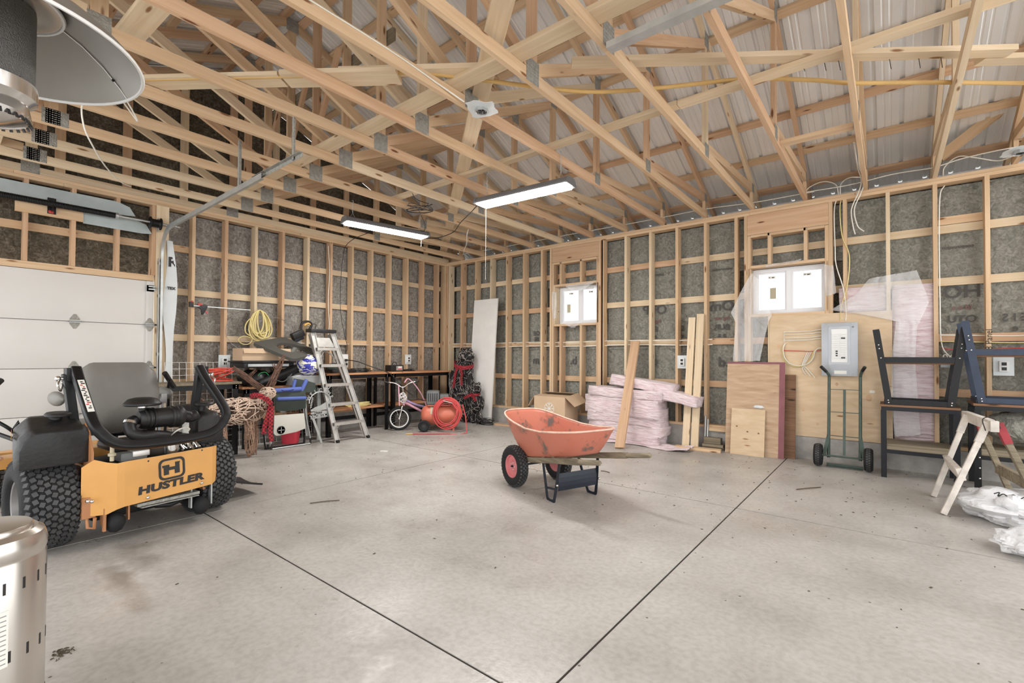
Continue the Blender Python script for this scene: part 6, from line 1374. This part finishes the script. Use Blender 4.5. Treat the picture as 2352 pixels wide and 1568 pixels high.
# ------------------------------------------------------------------ electrical backboard and panel
t = thing('backboard', 'large plywood backboard fixed to the studs behind the electrical panel', 'plywood', (6.76, 0, 0))
MB().bx(-.622, .625, -.0135, -.0015, .285, 1.817).build('sheet', 'plywood', t)
MB().bx(.415, .463, -.0145, -.0136, .862, .892).build('paper_label', 'paper_white', t)
for (x, z, r_) in ((-.52, 1.42, .018), (.35, 1.1, .022), (-.25, .62, .018), (.41, .80, .03), (.1, .95, .016), (-.1, .45, .014)): MB().ball((x, -.0136, z), 1, 12, 6, (r_, .0008, r_*1.3)).build('knot', 'lumber_red', t, 60)
t = thing('breaker_box', 'grey electrical breaker panel mounted on the plywood backboard', 'electrical panel', (6.892, -.014, 1.372))
MB().bx(-.168, .168, -.075, 0, -.308, .308).build('box', 'panel_grey', t)
cv = MB().bx(-.179, .179, -.082, -.0755, -.320, .320).build('cover', 'panel_grey', t, bevel=.003)
MB().ring(rrect(.215, .455, .02), rrect(.165, .405, .012), .006, MXY((0, -.082, .045), (1, 0, 0), (0, 0, 1))).build('door_frame', 'panel_grey', cv)
MB().bx(-.081, .081, -.0835, -.0825, -.155, .245).build('dead_front', 'white_plastic', cv)
for c in (-1, 1):
    for i in range(12):
        z = .185-.026*i; br = MB().bx(c*.040-.033, c*.040+.033, -.0895, -.0836, z-.010, z+.010).build('breaker', 'white_plastic', t)
        on = (c < 0 and i in (8, 9, 10)) or (c > 0 and i in (2, 11))
        MB().bx(c*.040+(.004 if c < 0 else -.022), c*.040+(.024 if c < 0 else .018), -.0945, -.0896, z-.0075, z+.0075).build('toggle' if on else 'knockout', 'decal_black' if on else 'white_plastic', br)
MB().bx(-.10, .10, -.0835, -.0825, -.185, -.160).build('circuit_label', 'paper_white', cv)
MB().bx(-.052, .07, -.0835, -.0825, -.295, -.255).build('rating_label', 'paper_white', cv)
for (x, z) in ((-.13, .30), (.12, .30), (.13, -.29), (-.12, -.29)): MB().ball((x, -.083, z), .005, 8, 6).build('screw', 'chrome', cv, 60)
MB().ball((.135, -.083, .265), .010, 10, 6).build('knockout_ring', 'rim_grey', cv, 60)
for i, (z, lb) in enumerate(((1.60, 'top'), (1.565, 'second'), (1.52, 'third'), (1.49, 'fourth'))):
    cable_thing('electrical_cable', 'white cable fastened across the backboard into the panel, %s of four rows' % lb, 'cable', [(6.305, -.012, z-.02), (6.30, -.022, z-.005), (6.33, -.022, z), (6.45, -.022, z), (6.58, -.022, z+.003), (6.66, -.03, z+.015), (6.722, -.05, z+.02)], .0055, 'cable_white', 'loose house wiring')
cable_thing('electrical_cable', 'red and white cable stretched across the backboard below the four rows', 'cable', [(6.30, -.012, 1.37), (6.31, -.022, 1.36), (6.45, -.022, 1.355), (6.6, -.022, 1.35), (6.722, -.05, 1.365)], .0045, 'cord_red', 'loose house wiring')
pts = [(6.722, -.04, 1.38), (6.66, -.03, 1.375), (6.62, -.03, 1.33), (6.60, -.03, 1.25), (6.54, -.03, 1.18), (6.45, -.03, 1.155), (6.36, -.03, 1.18), (6.30, -.03, 1.26), (6.285, -.03, 1.36), (6.295, -.028, 1.42), (6.31, -.014, 1.44)]
cable_thing('electrical_cable', 'yellow cable hanging in a big U loop left of the panel', 'cable', pts, .007, 'cable_yellow', 'loose house wiring')
cable_thing('electrical_cable', 'white cable hanging in a big U loop left of the panel', 'cable', [(a+.018*(1 if a > 6.45 else .6), b-.006, c+.012) for a, b, c in pts], .007, 'cable_white', 'loose house wiring')
for i in range(3): cable_thing('electrical_cable', 'white cable tail drooping below the U loop, %s strand' % ('left', 'middle', 'right')[i], 'cable', [(6.56+.02*i, -.03, 1.34), (6.53+.015*i, -.026, 1.26), (6.50+.012*i, -.024, 1.17), (6.52+.02*i, -.024, 1.09+.02*i), (6.54+.05*i, -.024, 1.06-.02*i)], .005, 'cable_white', 'loose house wiring')

t = thing('junction_box', 'pale junction box with cable loops on the stud behind the black upturned bench', 'electrical box', (7.86, -.01, 1.20)); MB().bx(-.07, .07, -.03, .02, -.03, .03).build('box', 'panel_grey', t, bevel=.004); MB().tube(smoothpts([(-.05, -.02, .03), (-.045, -.03, .10), (-.02, -.03, .10), (-.015, -.02, .03)]), .006, 6).build('cable_loop', 'cable_white', t, 60)
MB().tube(smoothpts([(.0, -.02, .03), (.005, -.03, .09), (.035, -.03, .10), (.06, -.02, .03)]), .006, 6).build('cable_loop', 'cable_white', t, 60)
# pink batts still in the wall and loose vapour barrier
puff('insulation_batt', 'pink insulation batt filling the stud bay right of the backboard', 'insulation', (.365, .10, 1.78), (7.575, .075, 1.215), (0, 0, 0), 'pink_fibre', 71, 'pink insulation in the wall', .014)
puff('insulation_batt', 'pink insulation strip in the wall just above the backboard', 'insulation', (.47, .10, .30), (7.12, .08, 1.965), (0, 0, 0), 'pink_fibre', 77, 'pink insulation in the wall', .010)
def drape(label, rows, th=.0015, seed=0., wav=.03):
    """polythene film: rows of (left point, right point) from top to bottom"""
    n = len(rows)-1
    def fn(u, v):
        q = v*n; i = min(int(q), n-1); f = q-i; a = Vector(rows[i][0]).lerp(rows[i+1][0], f); b = Vector(rows[i][1]).lerp(rows[i+1][1], f); p = a.lerp(b, u)
        p.y -= wav*(.6+.6*abs(noise.noise((u*4+seed, v*3, seed)))*2+.5*math.sin(9*u+4*v+seed)*.5); p.z += .012*noise.noise((u*5, v*5, seed+3)); return p
    o = MB().shell(fn, 26, 30, th).build('polythene_sheet', 'polythene', None, 80); return tag(o, label, 'plastic sheet', 'loose vapour barrier')
Yp = -.02
drape('torn clear plastic sheet hanging from the left side of the big window', [((5.93, Yp, 2.40), (6.02, Yp, 2.30)), ((5.80, Yp, 2.16), (6.08, Yp, 2.05)), ((5.67, Yp, 1.88), (6.17, Yp, 1.82)), ((5.73, Yp, 1.75), (6.13, Yp, 1.74)), ((5.71, Yp, 1.45), (6.08, Yp, 1.50)), ((5.70, Yp-.02, 1.215), (6.03, Yp-.02, 1.225))], seed=2.)
drape('clear plastic sheet draped over the pink insulation right of the panel', [((7.18, Yp, 2.20), (7.60, Yp, 2.25)), ((7.05, Yp, 2.02), (7.68, Yp, 1.98)), ((6.80, Yp, 1.85), (7.70, Yp, 1.88)), ((7.42, Yp, 1.70), (7.60, Yp, 1.62)), ((7.38, Yp, 1.30), (7.58, Yp, 1.25)), ((7.37, Yp, .80), (7.60, Yp, .85)), ((7.40, Yp, .38), (7.62, Yp, .42))], seed=5.)

# ------------------------------------------------------------------ hand truck
t = thing('hand_truck', 'green two-wheeled hand truck leaning in front of the backboard', 'hand truck', (6.945, -.30, 0))
def ht(x, z, dy=0.): return (x, .17*(z/1.2)+dy, z)
for s in (-1, 1):
    p = smoothpts([ht(s*.150, .10), ht(s*.150, .60), ht(s*.150, 1.00), ht(s*.150, 1.05, -.005), ht(s*.165, 1.09, -.04), ht(s*.205 if s > 0 else -.225, 1.165, -.10)] if s < 0 else [ht(.15, .10), ht(.15, .60), ht(.15, 1.0), ht(.152, 1.06, -.01), ht(.165, 1.11, -.06), ht(.195, 1.165, -.12)], 5)
    MB().tube(p, .016, 10).build('side_rail', 'truck_green', t, 60); MB().tube(p[-5:], .018, 10).build('grip', 'black_plastic', t, 60)
    MB().beam(ht(s*.15, .36), (s*.185, -.055, .15), .008, .035, up=(1, 0, 0)).build('wheel_bracket', 'truck_green', t)
    w = wheel(t, 'wheel', (s*.235-.01, -.055, .135), .132, .085, .05, 'rim_grey', cols=4, n=30, lug=.002, side=s, axis='x')
for z in (.895, .63, .355): MB().beam(ht(-.15, z), ht(.15, z), .006, .026, up=(0, 1, 0)).build('crossbar', 'truck_green', t)
MB().beam(ht(0, .895), ht(0, .14), .006, .026, up=(1, 0, 0)).build('centre_bar', 'truck_green', t)
MB().tube([(-.24, -.055, .135), (.24, -.055, .135)], .010, 8).build('axle', 'truck_green', t, 60)
MB().bx(-.17, .17, -.03, .10, .004, .010).bx(-.17, .17, .02, .028, .010, .035).build('toe_plate', 'truck_green', t)

# ------------------------------------------------------------------ benches at the far right, stacked upside down
def legs_frame(label, x0, x1, zt, y0, y1, mat, group, slope=.10, bar=1.25, board_mat='brownwood', h=.80):
    """an upturned steel bench: feet in the air"""
    t = thing('upturned_bench', label, 'bench frame', ((x0+x1)/2, (y0+y1)/2, zt), 0, group); hx, hy = (x1-x0)/2, (y1-y0)/2
    for sy in (-1, 1):
        y = sy*hy
        MB().bx(-hx, hx, y-.02, y+.02, .002, .052).build('top_rail', mat, t)
        for sx in (-1, 1):
            l = MB().beam((sx*(hx-.02), y-.024, .005), (sx*(hx+slope-.02), y-.024, h), .004, .058, up=(1, 0, 0)).beam((sx*(hx-.02)-sx*.027, y+.0, .005), (sx*(hx+slope-.02)-sx*.027, y, h), .05, .004, up=(1, 0, 0)).build('leg', mat, t)
            for z in (.02, .045, bar-zt+.02, bar-zt+.12, bar-zt+.16):
                MB().ball((sx*(hx-.02+slope*z/h), y-.028, z), .0085, 8, 6).build('bolt', 'chrome', l, 60)
        k = (bar-zt)/h*slope
        MB().bx(-hx-k+.02, hx+k-.02, y-.02, y-.016, bar-zt-.03, bar-zt+.03).build('shelf_rail', mat, t); 
    MB().bx(-hx-.02, hx+.02, -hy+.02, hy-.02, bar-zt-.045, bar-zt-.032).build('shelf_board', board_mat, t)
    for sx in (-1, 1): MB().bx(sx*hx-.02, sx*hx+.02, -hy, hy, .002, .045).build('end_rail', mat, t)
    return t
def stand(label, x0, x1, y0, y1, zt, shelf, mat, group='steel work stands'):
    t = thing('work_stand', label, 'workbench', ((x0+x1)/2, (y0+y1)/2, 0), 0, group); hx, hy = (x1-x0)/2, (y1-y0)/2
    MB().bx(-hx, hx, -hy, hy, zt-.022, zt).build('top', 'brownwood', t, bevel=.003)
    for sy in (-1, 1): MB().bx(-hx+.01, hx-.01, sy*(hy-.012)-.012, sy*(hy-.012)+.012, zt-.062, zt-.023).build('rail', mat, t)
    for sx in (-1, 1):
        for sy in (-1, 1): MB().bx(sx*(hx-.03)-.024, sx*(hx-.03)+.024, sy*(hy-.03)-.02, sy*(hy-.03)+.02, 0, zt-.062).build('leg', mat, t)
    MB().bx(-hx+.055, hx-.055, -hy+.02, hy-.02, shelf-.06, shelf).build('shelf', 'weathered', t); MB().bx(-hx+.055, hx-.055, -hy+.01, -hy+.02, shelf-.10, shelf-.06).build('shelf_rail', mat, t)
    return t
stand('black-framed bench carrying the black upturned frame, beside the hand truck', 7.275, 7.905, -.535, -.06, .775, .36, 'black_blue')
legs_frame('black steel bench frame set upside down on the bench beside the hand truck', 7.33, 7.855, .777, -.50, -.14, 'black_metal', 'upturned bench frames', slope=.105)
t = stand('brown-topped bench at the right edge carrying the navy upturned frame', 7.985, 8.70, -.60, -.10, .835, .40, 'black_metal')
for i in range(7): MB().ball((-.318, -.252, .12+.10*i), .009, 8, 6).build('slot_hole', 'chrome', t, 60)
legs_frame('navy steel bench frame set upside down at the right edge', 8.03, 8.64, .837, -.545, -.15, 'navy', 'upturned bench frames', slope=.115, bar=1.33)
lump('rolled_blanket', 'grey rolled batt stored on the shelf of the right-edge bench', 'insulation', (8.35, -.33, .60), (.27, .20, .17), 'housewrap', 81, amp=.12)

# ------------------------------------------------------------------ sawhorse
t = thing('sawhorse', 'white paint-splashed wooden sawhorse standing by the plastic bags', 'sawhorse', (0, 0, 0))
plain('old_white', srgb(206, 198, 188), .7, var=.2, vscale=12); plain('red_stain', srgb(150, 52, 58), .7, var=.3)
MB().beam((7.905, -.84, .735), (7.995, -1.70, .735), .05, .085).build('beam', 'old_white', t, bevel=.003)
for (a, b_, m_) in (((7.90, -1.0, .74), (7.665, -1.12, 0), 'old_white'), ((7.965, -1.58, .74), (7.69, -1.74, 0), 'old_white'), ((7.96, -.98, .74), (8.20, -1.06, 0), 'weathered'), ((8.03, -1.56, .74), (8.29, -1.70, 0), 'weathered')):
    a, b_ = Vector(a), Vector(b_); l = MB().beam(a, b_, .085, .04, up=(1, 0, 0)).build('leg', m_, t, bevel=.003)
    c = a.lerp(b_, .10); MB().beam(a+Vector((0, -.0, .01)), a.lerp(b_, .20), .092, .048, up=(1, 0, 0)).build('gusset', 'red_stain' if m_ == 'weathered' else 'old_white', l)
MB().beam((7.765, -1.03, .33), (7.80, -1.70, .33), .10, .04, up=(1, 0, .3)).build('spreader', 'old_white', t, bevel=.003); MB().beam((8.10, -.98, .30), (8.19, -1.62, .30), .04, .085).build('spreader', 'weathered', t)
MB().tube(smoothpts([(7.94, -1.72, .70), (7.93, -1.68, .785), (7.99, -1.66, .80), (8.03, -1.67, .72)]), .004, 5).build('wire_hook', 'seal_brown', t, 60)
# ------------------------------------------------------------------ plastic bags on the floor
def bag(label, c, rad, seed, extra=None):
    t = thing('plastic_bag', label, 'plastic bag', c, 0, 'white plastic bags on the floor')
    def fn(u, v):
        a = 2*PI*u; th = PI*(.02+.96*v); d = Vector((math.sin(th)*math.cos(a), math.sin(th)*math.sin(a), math.cos(th)))
        rid = abs(noise.noise(d*1.7+Vector((seed, 0, 0))))+.45*abs(noise.noise(d*3.6+Vector((0, seed, 0))))+.10*abs(noise.noise(d*8+Vector((0, 0, seed))))
        p = Vector((d.x*rad[0], d.y*rad[1], d.z*rad[2]))*(.86+.5*rid); p.z = max(p.z+rad[2]*.75, .003+.01*rid); return p
    MB().patch(fn, 54, 34, closed_u=True).build('film', 'bag_film', t, 35); return t
b1 = bag('large crumpled white plastic bag with handwriting, beside the sawhorse', (8.13, -1.62, 0), (.30, .34, .135), 3.)
MB().tube(smoothpts([(-.16, -.20, .235), (-.13, -.20, .25), (-.14, -.22, .225), (-.11, -.215, .245), (-.08, -.225, .225), (-.06, -.22, .25), (-.03, -.235, .23), (.0, -.23, .245), (.04, -.24, .23)]), .004, 5).build('marker_scribble', 'decal_black', b1, 60)
b2 = bag('small crumpled white plastic bag nearest the camera at the right edge', (8.10, -2.45, 0), (.20, .20, .085), 9.)
t = thing('tin_can', 'dark open tin lying beside the small plastic bag at the right edge', 'can', (8.14, -2.66, .055)); MB().lathe([(0, .0), (.05, 0), (.052, .10), (.055, .10), (.055, -.004), (0, -.004)], 22, Matrix.Rotation(R(100), 4, 'X')).build('body', 'engine_grey', t, 40)
# ------------------------------------------------------------------ debris on the floor
def stick(label, pts, r): 
    o = MB().tube(smoothpts(pts, 3), r, 5).build('twig', 'leaf_debris', None, 60); return tag(o, label, 'twig', 'twigs on the floor')
stick('short twig on the floor left of the wheelbarrow', [(3.512, -4.889, .006), (3.57, -4.77, .007), (3.627, -4.682, .006)], .0045)
stick('thin stick on the floor in front of the hand truck', [(6.658, -1.701, .006), (6.74, -1.58, .007), (6.828, -1.461, .006)], .005)
stick('curled twig on the floor right of the wheelbarrow handles', [(4.865, -2.251, .005), (4.92, -2.24, .006), (4.975, -2.26, .005)], .004)
tag(MB().bx(-.05, .05, -.012, .012, 0, .008).build('paint_stick', 'paper_white', None, loc=(2.14, -3.13, 0), rot=(0, 0, .5)), 'white stick lying on the floor in front of the ladder', 'stick')
g = random.Random(11); mb = MB()
for i in range(420):
    x = g.uniform(.6, 8.3); y = -abs(g.gauss(0, 2.4))-.2
    if y < -6.2: continue
    a = g.random()*PI; l = g.uniform(.004, .018); mb.box((x, y, .002), (l, l*g.uniform(.25, .7), .003), Matrix.Rotation(a, 3, 'Z'))
for i in range(60):
    mb.box((4.624+g.gauss(0, .022), -6.583+g.gauss(0, .018), .003), (g.uniform(.004, .014), .003, .003), Matrix.Rotation(g.random()*PI, 3, 'Z'))
o = mb.build('floor_crumbs', 'leaf_debris', None); o['kind'] = 'stuff'; tag(o, 'dry crumbs and leaf bits scattered over the concrete floor', 'debris')
